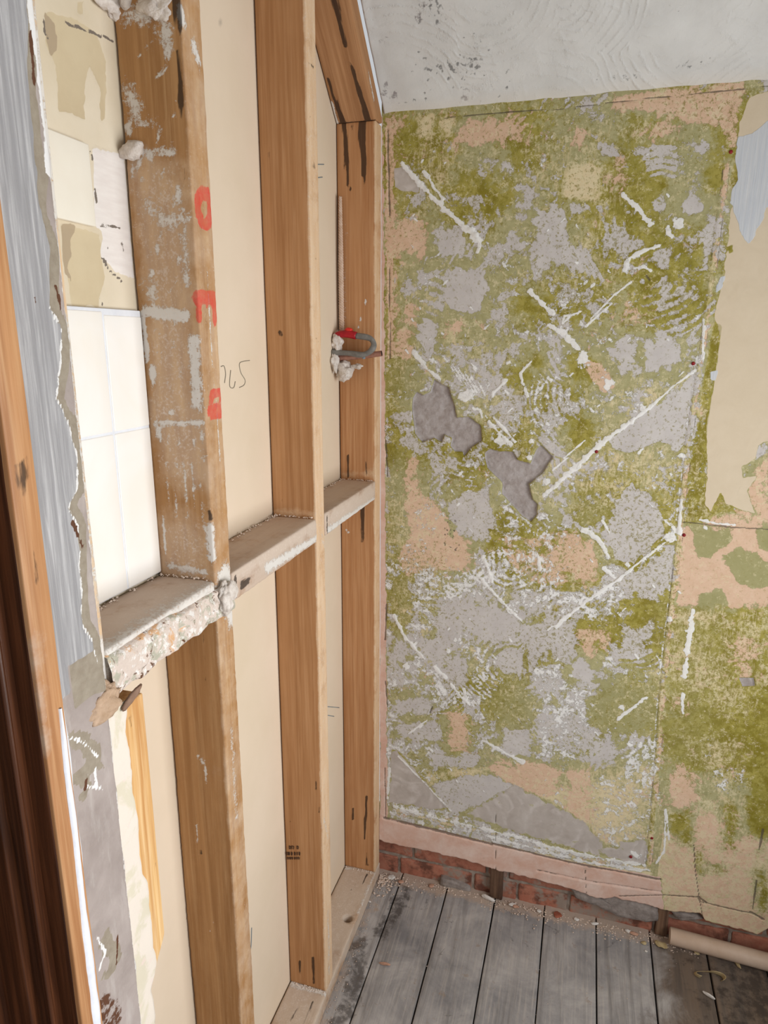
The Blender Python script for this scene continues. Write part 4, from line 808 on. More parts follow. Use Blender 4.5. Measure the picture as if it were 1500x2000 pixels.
# board with tiles and torn paper, upper left bay
def tiled():
    k = M('torn_board', 0.85, 0.2); a = k.attr('marks'); n = k.noise(9, 6, 0.6); f = k.noise(60, 6, 0.7, off=3); rib = k.noise(1, 3, .5, sv=(30, 30, 160))
    c = k.mix(k.mr(n, .3, .7), rgb(222, 210, 188), rgb(212, 198, 172))
    c = k.mix(k.mr(a[0], .42, .58), c, k.mix(k.mr(n, .35, .65), rgb(196, 178, 146), rgb(206, 190, 158)))
    c = k.mix(k.mr(a[2], .42, .58), c, rgb(176, 158, 132))
    c = k.mix(k.mr(a[1], .42, .58), c, k.mix(k.mr(rib, .3, .7), rgb(224, 216, 210), rgb(232, 226, 220)))
    c = k.mix(k.mask(a[3], f, 5), c, rgb(120, 110, 100))
    h = k.math('ADD', k.math('MULTIPLY', a[1], 1.5), k.math('MULTIPLY', a[0], -0.8)); h = k.math('MULTIPLY_ADD', f, 0.4, h)
    x1 = SD-0.0025
    P, Q = rbox(x1-0.0125, x1, -1.12, -0.814, 1.217, 3.0, res=0.0035, r=0.0015, wob=0.0004, seed=8)
    root = empty('tiled_board', (x1-0.006, -0.967, 1.217)); tag(root, 'torn board with white tiles and bare glue patches, in the upper bay beside the doorway', 'tiled board')
    o = mesh('board', P, Q.astype(np.int32), k.out(c, k.bump(h, 0.6, 0.0012)))
    A = np.zeros((len(P), 4)); YZ = P[:, 1:3]
    def pf(ch_, pts, st=1.0, jag=0.004):
        T = np.array([pl(a_, b_, 0, x1)[1:3] for a_, b_ in pts]); ins = np.zeros(len(P), bool); d = np.full(len(P), 9.0)
        for i in range(len(T)):
            p, q = T[i], T[(i+1) % len(T)]; e = q-p; cnd = (p[1] > YZ[:, 1]) != (q[1] > YZ[:, 1])
            xi = p[0]+(YZ[:, 1]-p[1])*e[0]/(e[1] if abs(e[1]) > 1e-9 else 1e-9); ins ^= cnd & (YZ[:, 0] < xi)
            t = np.clip((YZ-p)@e/max(e@e, 1e-12), 0, 1); d = np.minimum(d, np.linalg.norm(YZ-(p+t[:, None]*e), axis=1))
        sd = np.where(ins, d, -d)+jag*(0.6*vn(P, 70, 3)+0.4*vn(P, 200, 4)); v = np.clip(sd/0.005+0.5, 0, 1)*st
        A[:, ch_] = np.maximum(A[:, ch_], v)
    pf(0, [(88, 20), (150, 40), (190, 65), (208, 120), (205, 230), (198, 235), (195, 170), (175, 130), (165, 160), (165, 232), (115, 215), (110, 130), (90, 90)])
    pf(0, [(150, 0), (165, 0), (163, 30), (152, 25)]); pf(2, [(86, 20), (108, 45), (112, 100), (98, 115), (90, 70)], jag=0.003); pf(2, [(118, 436), (148, 440), (138, 470), (140, 500), (132, 520), (140, 550), (125, 530)], jag=0.003)
    pf(0, [(120, 440), (195, 455), (198, 500), (205, 540), (192, 600), (140, 600)]); pf(1, [(180, 290), (243, 300), (262, 545), (225, 530), (198, 505), (200, 450), (185, 440)]); pf(1, [(0, 150), (0, 151), (0, 152)])
    pf(1, [(270, 615), (290, 620), (293, 700), (283, 705)], jag=0.002)
    for pts in [[(177, 296), (180, 312)], [(184, 365), (188, 395)], [(210, 482), (211, 485)], [(238, 470), (240, 490)], [(196, 440), (235, 446)], [(200, 505), (215, 530), (238, 548)], [(85, 40), (92, 75)], [(196, 585), (200, 597)], [(130, 45), (222, 80)]]:
        A[:, 3] = np.maximum(A[:, 3], 0.9*capf(P, L3(pts, 0, x1), .0018))
    setattr4(o, 'marks', A)
    P2 = co_of(o)-np.array(root.location); o.data.vertices.foreach_set('co', P2.ravel()); o.parent = root
    km = M('white_tile', 0.18, 0.5); nn = km.noise(7, 4, 0.6, 0.6); mt = km.out(km.mix(km.mr(nn, .3, .7), rgb(242, 240, 236), rgb(240, 234, 224)))
    mt2 = plain('cream_tile', rgb(236, 230, 216), rgb(230, 221, 204), 8, 0.25, 0.0)
    gt = plain('tile_grout', rgb(228, 230, 234), rgb(216, 218, 224), 50, 0.9)
    lay = [(-1.066, -0.9175, 1.4695, 1.622, mt), (-0.9145, -0.815, 1.4695, 1.618, mt), (-1.066, -0.9175, 1.250, 1.4665, mt), (-0.9145, -0.815, 1.250, 1.4665, mt), (-1.066, -0.913, 1.722, 1.8145, mt2)]
    for i, (a_, b_, c_, d_, m_) in enumerate(lay):
        b2 = b_ if b_ < -0.83 else -0.8385
        V, Q2 = rbox(x1, x1+0.008, a_, b2, c_, d_, res=0.02, r=0.0018, wob=0)
        t = mesh('tile', V, Q2.astype(np.int32), m_); P3 = co_of(t)-np.array(root.location); t.data.vertices.foreach_set('co', P3.ravel()); t.parent = root
        if i == 4: t['label'] = 'single cream tile left higher up on the bare board'
    V, Q2 = rbox(x1, x1+0.0068, -1.066, -0.8385, 1.249, 1.626, res=0.02, r=0.001, wob=0.0003)
    g = mesh('grout', V, Q2.astype(np.int32), gt); P3 = co_of(g)-np.array(root.location); g.data.vertices.foreach_set('co', P3.ravel()); g.parent = root
tiled()

# blob helper
def blob(name, c, s, mat, seed=0, amp=0.35, sub=3, rot=None, parent=None):
    bm = bmesh.new(); bmesh.ops.create_icosphere(bm, subdivisions=sub, radius=1.0)
    P = np.array([v.co[:] for v in bm.verts]); Fc = [[v.index for v in f.verts] for f in bm.faces]; bm.free()
    P = P*(1+amp*vn(P+seed*3.1, 1.3, seed)+amp*0.5*vn(P+seed, 3.3, seed+1)+amp*0.25*vn(P, 8, seed+2))[:, None]*np.array(s)
    if rot is not None: P = P@np.array(Matrix.Rotation(rot[0], 3, 'X')@Matrix.Rotation(rot[1], 3, 'Y')@Matrix.Rotation(rot[2], 3, 'Z')).T
    o = mesh(name, P, Fc, mat, parent, smooth=sub > 2); o.location = c
    return o
tag(blob('plaster_lump', tuple(pl(265, 2, 0, SD)+np.array([0.018, 0.01, -0.01])), (0.018, 0.055, 0.028), M_PLASTER, 3), 'lump of old adhesive bridging board and rough stud, top of the photo', 'plaster lump')
tag(blob('plaster_lump', tuple(pl(258, 295, 1, Y3-0.006)), (0.016, 0.01, 0.011), M_PLASTER, 5, 0.4), 'small lump of adhesive stuck on the rough stud beside the cream tile', 'plaster lump')
tag(blob('plaster_lump', tuple(pl(332, 1103, 2, 1.251)), (0.012, 0.014, 0.011), M_PLASTER, 7, 0.4), 'white plaster crumb on the noggin, in the corner below the tiles', 'plaster lump')

for a, b, s_, sd, lb in [(215, 12, (0.012, 0.030, 0.016), 61, 'smear of white adhesive across the top of the torn board'), (300, 12, (0.020, 0.006, 0.016), 63, 'white adhesive ridge on the rough stud at the very top of the photo')]:
    c_ = pl(a, b, 0, SD) if a < 240 else pl(a, b, 1, Y3); tag(blob('plaster_lump', tuple(c_), s_, M_PLASTER, sd, 0.55, 4), lb, 'plaster lump')
# torn plaster on the front of the near noggin
def torn():
    nu, nv = 110, 26; y = np.linspace(-1.082, -0.80, nu); v = np.linspace(0, 1, nv)
    k = M('torn_plaster', 0.9, 0.2); n = k.noise(26, 8, 0.7, 0.6); n2 = k.noise(18, 6, 0.65, 0.5, off=4); f = k.noise(90, 5, .7, off=7)
    c = k.mix(k.mask(0.42, n, 7), rgb(214, 198, 186), rgb(182, 178, 160)); c = k.mix(k.mask(0.38, n2, 7), c, rgb(214, 170, 128)); c = k.mix(k.mask(0.34, f, 5, .36, .64), c, rgb(234, 228, 222)); c = k.mix(k.mask(0.22, k.noise(60, 6, .7, .8, off=12), 8, .38, .62), c, rgb(104, 72, 52))
    Yg = np.repeat(y, nv); Vg = np.tile(v, nu)
    q = np.stack([Yg, Yg*0, Vg*0.06], 1)
    top = 1.243-0.014*(0.5+0.5*vn(np.stack([Yg, 0*Yg, 0*Yg], 1), 25, 3)); low = 1.186+0.006*vn(np.stack([Yg, 0*Yg, 0*Yg], 1), 40, 5)
    Z = low+(top-low)*Vg
    X = 0.004+0.012*np.sin(np.pi*np.clip(Vg*1.0, 0, 1))**0.5*(0.55+0.45*vn(q, 45, 7))+0.003*vn(q, 120, 9)
    X[Vg < 1e-6] = -0.004; X[Vg > 1-1e-6] = -0.002
    P = np.stack([X, Yg, Z], 1); a, b = np.meshgrid(np.arange(nu-1), np.arange(nv-1), indexing='ij'); i = (a*nv+b).ravel()
    o = mesh('torn_plaster', P, np.stack([i, i+nv, i+nv+1, i+1], 1).astype(np.int32), k.out(c, k.bump(k.math('ADD', n, f), 1.0, 0.003)))
    b_ = np.array(na.location); o.data.vertices.foreach_set('co', (P-b_).ravel()); o.parent = na
    o['label'] = 'ragged plaster and paint flakes along the front edge'
torn()
tag(blob('plaster_lump', (0.008, -0.822, 1.214), (0.010, 0.022, 0.022), M_PLASTER, 12, 0.5, 4), 'crumbling white plaster where the tile noggin meets the red-marked stud', 'plaster lump')
tag(blob('plaster_lump', (0.010, -1.105, 1.196), (0.012, 0.030, 0.018), plain('tan_plaster', rgb(196, 168, 144), rgb(168, 140, 112), 60, .9, 1, .003), 14, 0.45, 4), 'tan plaster lump at the doorway end of the tile noggin', 'plaster lump')

# ------------------------------------------------------------------ plaster strip between door casing and bays
def plaster_strip():
    X1 = 0.015; res = 0.0024; y0, y1 = -1.177, -1.099; z0, z1 = 0.0, 3.0
    nu = int((y1-y0)/res); nz = int((z1-0.4)/0.004)
    k = M('strip_plaster', 0.75, 0.25); a = k.attr('marks'); n = k.noise(12, 7, .65, .3); f = k.noise(70, 6, .7, off=2)
    gr = k.noise(1, 4, .55, .4, sv=(230, 230, 9)); grb = k.math('POWER', k.mr(gr, .3, .7), 2.0)
    base = k.mix(k.mr(n, .35, .65), rgb(150, 138, 132), rgb(172, 160, 154)); base = k.mix(k.mr(k.noise(1, 5, .6, sv=(60, 60, 14), off=3), .55, .75, 0, .6), base, rgb(190, 182, 176))
    grey = k.mix(grb, rgb(146, 144, 145), rgb(190, 188, 188))
    c = k.mix(k.mr(a[0], .45, .55), base, grey)
    c = k.mix(k.mr(a[1], .45, .55), c, k.mix(k.mr(f, .3, .7), rgb(136, 124, 108), rgb(158, 148, 132)))
    c = k.mix(k.mask(a[2], f, 5), c, rgb(226, 224, 222)); c = k.mix(k.mask(a[3], f, 5), c, rgb(92, 60, 42))
    ys = np.linspace(y0, y1, nu+1); zs = np.linspace(0.4, z1, nz+1); Yg, Zg = np.meshgrid(ys, zs, indexing='ij'); P = np.stack([np.full(Yg.size, X1), Yg.ravel(), Zg.ravel()], 1)
    A = np.zeros((len(P), 4)); YZ = P[:, 1:3]
    # grey paper: left of a ragged right edge, down to z about 1.25
    e = np.array([pl(a_, b_, 0, X1)[1:3] for a_, b_ in [(50, 0), (52, 140), (55, 180), (75, 400), (95, 480), (95, 600), (118, 640), (118, 700), (108, 780), (135, 830), (150, 900), (148, 960), (130, 990), (150, 1030), (158, 1150), (160, 1220), (180, 1255), (190, 1300)]])
    o_ = np.argsort(e[:, 1]); er = np.interp(P[:, 2], e[o_, 1], e[o_, 0])+0.0025*vn(P, 90, 3)
    zlow = np.where(P[:, 1] < -1.155, 1.232, 1.262)+0.002*vn(P, 200, 4)
    g = np.clip((er-P[:, 1])/0.003+0.5, 0, 1)*np.clip((P[:, 2]-zlow)/0.004+0.5, 0, 1); A[:, 0] = g
    # brown-grey paper layer right of it
    er2 = er+0.012+0.006*vn(P, 30, 8); t = np.clip((er2-P[:, 1])/0.003+0.5, 0, 1)*np.clip((P[:, 2]-1.205-0.02*vn(P, 30, 5))/0.006+.5, 0, 1)*(1-g); A[:, 1] = t*(P[:, 1] > -1.152)
    for pts in [[(145, 1440), (170, 1450), (190, 1490), (160, 1510), (170, 1540)], [(205, 1840), (225, 1870), (215, 1890)]]:
        A[:, 1] = np.maximum(A[:, 1], capf(P, L3(pts, 0, X1), .010, soft=0.3, fray=0.9))
    edge = np.clip(1-np.abs(er-P[:, 1])/0.003, 0, 1)*(P[:, 2] > 1.24)*(P[:, 2] < 1.62); A[:, 2] = np.maximum(A[:, 2], edge*0.8)
    A[:, 2] = np.maximum(A[:, 2], np.clip(1-(P[:, 1]-y0)/0.006, 0, 1)*0.95*(P[:, 2] > 1.2))
    A[:, 2] = np.maximum(A[:, 2], np.clip(1-(y1-P[:, 1])/0.006, 0, 1)*0.8)
    A[:, 2] = np.maximum(A[:, 2], 0.95*capf(P, L3([(62, 10), (66, 60), (80, 130), (92, 240), (96, 330)], 0, X1), .006))
    for pts in [[(128, 1440), (150, 1444), (172, 1458), (190, 1480)], [(185, 1500), (190, 1540)], [(195, 1890), (205, 1860), (190, 1830)], [(168, 1535), (200, 1540)]]:
        A[:, 2] = np.maximum(A[:, 2], 0.8*capf(P, L3(pts, 0, X1), .0018))
    for pts in [[(58, 60), (66, 165)], [(108, 560), (118, 600)], [(140, 1020), (160, 1070)], [(232, 1540), (240, 1530)], [(232, 1542), (240, 1556)], [(168, 1525), (166, 1540)], [(230, 1830), (226, 1880)], [(65, 583), (68, 588)]]:
        A[:, 3] = np.maximum(A[:, 3], 0.9*capf(P, L3(pts, 0, X1), .002))
    A[:, 3] = np.maximum(A[:, 3], 0.6*capf(P, L3([(185, 1960), (215, 1975), (225, 2000)], 0, X1), .014))
    P[:, 0] += 0.0012*g+0.0008*A[:, 1]+0.0012*vn(P, 14, 6)*(1-g)+0.0004*vn(P, 60, 7)
    P[:, 0] -= 0.003*np.clip(1-(y1-YZ[:, 0])/0.004, 0, 1)
    jy = (P[:, 1] > y1-1e-6)*0.003*vn(P, 40, 11); P[:, 1] += jy
    n0 = len(P); G = P.reshape(nu+1, nz+1, 3); r_ = G[-1].copy(); r_[:, 0] = 0.0; V = np.concatenate([P, r_])
    a_, b_ = np.meshgrid(np.arange(nu), np.arange(nz), indexing='ij'); i = (a_*(nz+1)+b_).ravel(); e_ = np.arange(nz); last = nu*(nz+1)
    Q = np.concatenate([np.stack([i, i+nz+1, i+nz+2, i+1], 1), np.stack([last+e_, n0+e_, n0+e_+1, last+e_+1], 1)])
    o = mesh('wall_left', V, Q.astype(np.int32), k.out(c, k.bump(k.math('MULTIPLY_ADD', k.math('MULTIPLY', a[0], gr), 2.2, f), 0.5, 0.002)))
    setattr4(o, 'marks', np.concatenate([A, A.reshape(nu+1, nz+1, 4)[-1]])); o['kind'] = 'structure'
plaster_strip()

# pine fixing block below the near noggin, with plaster skin
def batten():
    P, Q = rbox(-0.045, 0.0005, -1.079, -1.0215, 0.742, 1.160, res=0.004, seed=61, wob=0.0005)
    cut = np.clip((0.83-P[:, 2])/0.09, 0, 1)          # splintered, diagonal lower end
    P = P.copy(); ymax = -1.0215-0.042*np.clip((0.795-P[:, 2])/0.053, 0, 1); P[:, 1] = np.minimum(P[:, 1], ymax)
    o = mesh('pine_batten', P, Q.astype(np.int32), W_PINE)
    marks(o, [(0, FX([(254, 1400), (256, 1415)]), .005, .003, .6), (0, FX([(303, 1688), (305, 1692)]), .004, .004, .6), (0, FX([(318, 1895), (314, 1905)]), .004, .004, .6)])
    b = np.array((-0.022, -1.05, 0.742)); setbase(o, b); tag(o, 'bare yellow pine batten below the tile noggin, plaster drips on its left side', 'batten')
    # plaster skin
    nz, nu = 170, 14; z = np.linspace(0.40, 1.17, nz)
    e = np.array([(1.17, -1.052), (1.13, -1.058), (1.05, -1.054), (0.97, -1.057), (0.90, -1.048), (0.84, -1.046), (0.80, -1.046), (0.77, -1.040), (0.755, -1.046), (0.74, -1.058), (0.6, -1.06), (0.40, -1.06)])[::-1]
    yr = np.interp(z, e[:, 0], e[:, 1])+0.0035*vn(np.stack([z, z*0, z*0], 1), 40, 3)+0.0015*vn(np.stack([z, z*0, z*0], 1), 130, 4)
    U = np.linspace(0, 1, nu); V = []
    for j in range(nz):
        for u in U:
            x = 0.0028+0.0008*math.sin(j*0.3)
            if u > 0.93: x = -0.0005 if z[j] > 0.745 else -0.04
            V.append((x, -1.0985+(yr[j]+1.0985)*u, z[j]))
    V = np.array(V); V[:, 0] += 0.0006*vn(V, 60, 5); i = (np.arange(nz-1)[:, None]*nu+np.arange(nu-1)[None]).ravel()
    k = M('plaster_skin', .8, .25); nn = k.noise(16, 6, .65, .5); f = k.noise(60, 5, .7, off=3)
    c = k.mix(k.mask(.4, nn, 5), rgb(224, 213, 200), rgb(212, 203, 182)); c = k.mix(k.mask(.2, f, 4), c, rgb(226, 206, 196))
    s = mesh('plaster_skin', V, np.stack([i, i+1, i+nu+1, i+nu], 1).astype(np.int32), k.out(c, k.bump(f, .5, .0015)))
    s.data.vertices.foreach_set('co', (V-b).ravel()); s.parent = o; s['label'] = 'pale plaster skin with a ragged dripping edge'
    tag(blob('plaster_flake', tuple(pl(258, 1362, 0, 0.006)), (0.003, 0.022, 0.006), plain('brown_flake', rgb(150, 122, 104), rgb(120, 92, 74), 50), 5, .3, 3, (0.35, 0, 0)), 'curled brown flake at the top of the pine batten', 'flake')
batten()

# ------------------------------------------------------------------ door casing and dark door
def door():
    V, Q = rbox(-0.11, 0.030, -1.208, -1.179, 0.0, 2.6, res=0.012, r=0.002, seed=71)
    root = mesh('trim_1', V, Q.astype(np.int32), W_CASE); root['kind'] = 'structure'
    ops = [(0, L3([(42, 905), (50, 925), (48, 945)], 0, .03), .007, .007, .75), (0, L3([(39, 912), (42, 935)], 0, .03), .0035, .0035, .9), (1, L3([(0, 560), (60, 1000), (98, 1300)], 0, .03), .0012, .002, .0),
           (0, L3([(60, 1080), (70, 1120), (66, 1180)], 0, .03), .003, .003, .5), (3, L3([(70, 1250), (90, 1450)], 0, .03), .012, .012, .4)]
    marks(root, ops)
    # white paint bead between casing and plaster
    z = np.linspace(0.4, 2.6, 260); P = [(0.017+0.002*math.sin(q*7), -1.1765+0.0012*math.sin(q*23)+0.0008*math.sin(q*61), q) for q in z]
    o = mesh('trim_2', *tube(P, lambda t: 0.0032+0.0009*math.sin(t*90)+0.002*(1 if t < 0.38 else 0), 8), plain('white_paint_bead', rgb(232, 234, 238), rgb(214, 216, 222), 60, .6)); o['kind'] = 'structure'
    z = np.linspace(0.4, 1.235, 300); q3 = np.stack([z, z*0, z*0], 1)
    w = 0.0045+0.0055*np.clip((1.22-z)/0.3, 0, 1)+0.0018*vn(q3, 30, 3)+0.0010*vn(q3, 110, 4); c0 = -1.186-0.003*np.clip((1.2-z)/0.3, 0, 1)+0.0012*vn(q3, 18, 6)
    V = []
    for i in range(300):
        for u, dx in ((-1, -0.0006), (-0.6, 0.0014), (0.2, 0.0022), (0.8, 0.0016), (1.0, -0.0006)): V.append((0.0303+dx, c0[i]+w[i]*0.5*u, z[i]))
    i = (np.arange(299)[:, None]*5+np.arange(4)[None]).ravel()
    o = mesh('trim_4', V, np.stack([i, i+1, i+6, i+5], 1).astype(np.int32), plain('white_gloss_run', rgb(232, 234, 240), rgb(216, 218, 226), 60, .5)); o['kind'] = 'structure'
    # reveal lining with stop mouldings (dark varnish)
    parts = []
    for x0, x1, y1 in [(-0.14, -0.012, -1.232), (-0.14, 0.004, -1.222), (-0.14, 0.026, -1.2085)]:
        parts.append(rbox(x0, x1, y1, y1+0.016, 0.0, 2.6, res=0.05, r=0.003, wob=0))
    parts.append(tuple([np.array(q) for q in tube([(0.009, -1.226, 0), (0.009, -1.226, 2.6)], 0.003, 8, cap=False)]))
    V, Fc = joinm(parts); o = mesh('trim_3', V, Fc, wood('reveal_wood', rgb(92, 52, 30), rgb(50, 27, 15), rgb(120, 72, 44), off=18, rough=0.3)); o['kind'] = 'structure'; marks(o, [])
    # door leaf, dark, with a raised bead
    parts = [rbox(-0.085, -0.045, -2.0, -1.225, 0.0, 2.0, res=0.06, r=0.003, wob=0)]
    V, Fc = joinm(parts); d = mesh('door_1', V, Fc, W_DOOR); d['kind'] = 'structure'; marks(d, [])
    V, Fc = joinm([rbox(-0.046, -0.036, -1.275, -1.262, 0.1, 1.9, res=0.05, r=0.004, wob=0), rbox(-0.046, -0.040, -1.9, -1.30, 0.1, 1.9, res=0.06, r=0.004, wob=0)])
    marks(mesh('door_panel', V, Fc, W_DOOR, d), [])
door()

# ------------------------------------------------------------------ cable, copper pipe, cord in the corner bay
def services():
    root = empty('electric_cable', (SD, -0.085, 1.578)); tag(root, 'stiff grey cable looped out of the plasterboard with red tape on its end', 'cable'); L0 = np.array(root.location)
    a = [(-0.040, -0.080, 1.600), (-0.010, -0.080, 1.596), (0.003, -0.082, 1.589), (0.008, -0.086, 1.577), (0.002, -0.090, 1.565), (-0.012, -0.092, 1.557), (-0.028, -0.092, 1.556), (-0.05, -0.090, 1.559), (-0.075, -0.088, 1.560), (-0.097, -0.088, 1.561)]
    v, f = tube([tuple(np.array(p)-L0) for p in crom(a, 6)], lambda t: 0.0068+0.0006*math.sin(t*21), 14); mesh('cable', v, f, M_CABLE, root)
    b = [(-0.095, -0.082, 1.599), (-0.080, -0.082, 1.603), (-0.060, -0.081, 1.604), (-0.038, -0.080, 1.600)]
    v, f = tube([tuple(np.array(p)-L0) for p in crom(b, 6)], lambda t: 0.0058+0.0035*math.sin(min(t*1.2, 1)*1.5), 14); mesh('red_tape', v, f, M_REDTAPE, root)
    t = blob('tape_tag', tuple(np.array((-0.058, -0.079, 1.613))-L0), (0.011, 0.006, 0.006), plain('bright_red_tape', rgb(226, 60, 48), rgb(206, 40, 36), 60, .4), 3, .25, 3, None, root); t['label'] = 'bright red end of the tape'
    v, f = tube([tuple(np.array(p)-L0) for p in [(-0.016, -0.090, 1.546), (-0.016, -0.090, 1.553)]], 0.004, 8); mesh('cable_clip', v, f, M_BLUEGREY, root)
    root = empty('copper_pipe', (SD, -0.070, 1.548)); tag(root, 'cut copper pipe stub sticking out below the grey cable', 'pipe'); L0 = np.array(root.location)
    c = [(-0.097, -0.072, 1.546), (-0.03, -0.068, 1.552), (0.022, -0.066, 1.559)]
    pts = crom(c, 6); v, f = tube([tuple(np.array(p)-L0) for p in pts], 0.0068, 16, cap=False); mesh('pipe', v, f, M_COPPER, root)
    v, f = tube([tuple(np.array(p)-L0) for p in [pts[-1]-np.array([0.012, 0, 0.001]), pts[-1]-np.array([.0005, 0, 0])]], 0.0052, 16); mesh('bore', v, f, M_BLACK, root)
    # twisted cord down the back corner of the stud
    parts = []
    for s in range(3):
        P = []
        for i in range(230):
            t = i/229; w = 2*math.pi*(t*17+s/3); r = 0.0036*(0.6+0.4*min(1, t*2)); P.append((-0.0845+r*math.cos(w), -0.0545+r*math.sin(w), 1.915-t*0.305))
        parts.append(tube(P, lambda t: 0.0029*(0.7+0.4*min(1, t*2)), 7))
    o = mesh('twisted_cord', *joinm(parts), M_CORD); setbase(o, (-0.0845, -0.0535, 1.61)); tag(o, 'pale twisted cord hanging down the back edge of the corner stud', 'cord')
    for c_, s_, sd, lb in [((-0.086, -0.085, 1.580), (0.013, 0.010, 0.018), 21, 'white filler clump between the two runs of the grey cable'), ((-0.072, -0.075, 1.519), (0.020, 0.014, 0.021), 23, 'crumpled white filler lump hanging under the copper pipe'), ((-0.090, -0.088, 1.533), (0.009, 0.012, 0.024), 24, 'thin white filler smear on the plasterboard beside the copper pipe'), ((-0.040, -0.072, 1.527), (0.013, 0.006, 0.006), 26, 'small white filler tail right of the lump under the copper pipe')]:
        tag(blob('plaster_lump', c_, s_, M_PLASTER, sd, 0.5, 4), lb, 'plaster lump')
    o = blob('pipe_hole', (-0.0935, -0.092, 1.541), (0.003, 0.008, 0.005), M_BLACK, 2, .2); b = np.array(sheet_a.location); o.parent = sheet_a; o.location = Vector(np.array((-0.0965, -0.093, 1.541))-b)
services()

# ------------------------------------------------------------------ waste pipe, cement, timber plugs, wall plugs
def waste():
    a = pl(1308, 1822, 1, -0.010); z = 0.0235; A0 = np.array([0.826, -0.008, z+0.004]); B0 = np.array([1.40, -0.036, z])
    root = empty('waste_pipe', tuple(A0)); tag(root, 'beige plastic waste pipe lying along the foot of the wall', 'pipe')
    r = 0.0215; n = 40; P0 = []; dirv = (B0-A0)/np.linalg.norm(B0-A0)
    up = np.cross(dirv, np.array([0, 1.0, 0])); up /= np.linalg.norm(up); sd = np.cross(dirv, up)
    V = []; rings = [(0, r-0.0024), (0.0, r), (0.57, r), (0.57, r-0.0024)]
    for t, rr in [(0.03, r-0.0024), (0.0, r-0.0024), (0.0, r-0.0004), (0.001, r), (0.15, r), (0.3, r), (0.57, r)]:
        for i in range(n):
            w = 2*math.pi*i/n; V.append(dirv*t+(up*math.cos(w)+sd*math.sin(w))*rr)
    Fc = [(j*n+i, j*n+(i+1) % n, (j+1)*n+(i+1) % n, (j+1)*n+i) for j in range(6) for i in range(n)]
    mesh('pipe', V, Fc, M_PVC, root)
    V2 = [dirv*0.03+(up*math.cos(2*math.pi*i/n)+sd*math.sin(2*math.pi*i/n))*(r-0.0024) for i in range(n)]
    mesh('bore', V2, [tuple(range(n))], M_BLACK, root)
waste()
def slab(name, px, y0, y1, mat, label, cat, seed=1):
    """irregular lump whose outline on the wall is the given pixel polygon"""
    T = [pl(a, b, 1, y0) for a, b in px]; c = np.mean(T, axis=0); rings = [(1.0, y1), (1.02, y0+0.004), (0.93, y0), (0.6, y0-0.002), (0.25, y0-0.001)]
    V = []; n = len(T)*4; pts = []
    for i in range(len(T)):
        for k in range(4): pts.append(T[i]+(T[(i+1) % len(T)]-T[i])*k/4)
    for s, yy in rings:
        for p in pts: q = c+(p-c)*s; V.append([q[0], yy, q[2]])
    V = np.array(V); V[:, 1] += 0.003*vn(V, 45, seed)+0.0015*vn(V, 120, seed); V[:, [0, 2]] += 0.0025*np.stack([vn(V, 70, seed+1), vn(V, 70, seed+2)], 1)
    Fc = [(j*n+i, (j+1)*n+i, (j+1)*n+(i+1) % n, j*n+(i+1) % n) for j in range(4) for i in range(n)]+[tuple(4*n+i for i in range(n-1, -1, -1))]
    o = mesh(name, V, Fc, mat); setbase(o, (c[0], y1, min(v[2] for v in V))); tag(o, label, cat); return o
slab('cement_lump', [(1112, 1733), (1150, 1742), (1178, 1758), (1195, 1751), (1255, 1764), (1284, 1776), (1283, 1800), (1262, 1802), (1215, 1792), (1180, 1778), (1165, 1770), (1125, 1755)], 0.006, 0.026, M_CEMENT, 'grey cement lump smeared over the bricks, left of the waste pipe', 'cement lump', 3)
slab('cement_lump', [(1312, 1781), (1360, 1786), (1374, 1796), (1350, 1798), (1330, 1800), (1318, 1792)], 0.012, 0.03, M_CEMENT, 'small grey cement patch under the plaster edge, above the waste pipe', 'cement lump', 5)
slab('cement_lump', [(860, 1716), (885, 1722), (915, 1735), (918, 1742), (880, 1738), (858, 1728)], 0.012, 0.03, M_CEMENT, 'small grey mortar lump on the floor line below the left bricks', 'cement lump', 7)
def plug(x0, x1, z0, z1, y0, label, seed):
    P, Q = rbox(x0, x1, y0, 0.06, z0, z1, res=0.006, r=0.002, wob=0.0016, seed=seed, wscale=(60, 60, 14), rough=.0006)
    o = mesh('timber_plug', P, Q.astype(np.int32), W_PLUG); marks(o, []); setbase(o, ((x0+x1)/2, y0, z0)); tag(o, label, 'timber plug')
plug(0.335, 0.372, 0.0, 0.108, 0.008, 'split timber fixing plug set between the exposed bricks', 81)
plug(0.792, 0.822, 0.0, 0.085, 0.012, 'dark timber plug in the brickwork beside the open end of the waste pipe', 83)
for a, b, lb in [(1427, 297, 'red wall plug at the top of the wall seam, beside the cream paint'), (1336, 1045, 'red wall plug in the seam level with the horizontal joint'), (1273, 1636, 'red wall plug near the foot of the wall seam'), (1354, 710, 'dark red wall plug beside the seam, at the end of the upper adhesive trail'), (1165, 882, 'red wall plug in the long white adhesive trail'), (1232, 1673, 'red wall plug by the white crumb above the skirting band')]:
    c = pl(a, b, 1, 0.0); v, f = tube([(0, 0.006, 0), (0, -0.0015, 0), (0, -0.003, 0)], lambda t: 0.0040 if t < .9 else .003, 10)
    o = mesh('wall_plug', v, f, M_REDPLUG); o.location = (c[0], -0.0005, c[2]); tag(o, lb, 'wall plug')

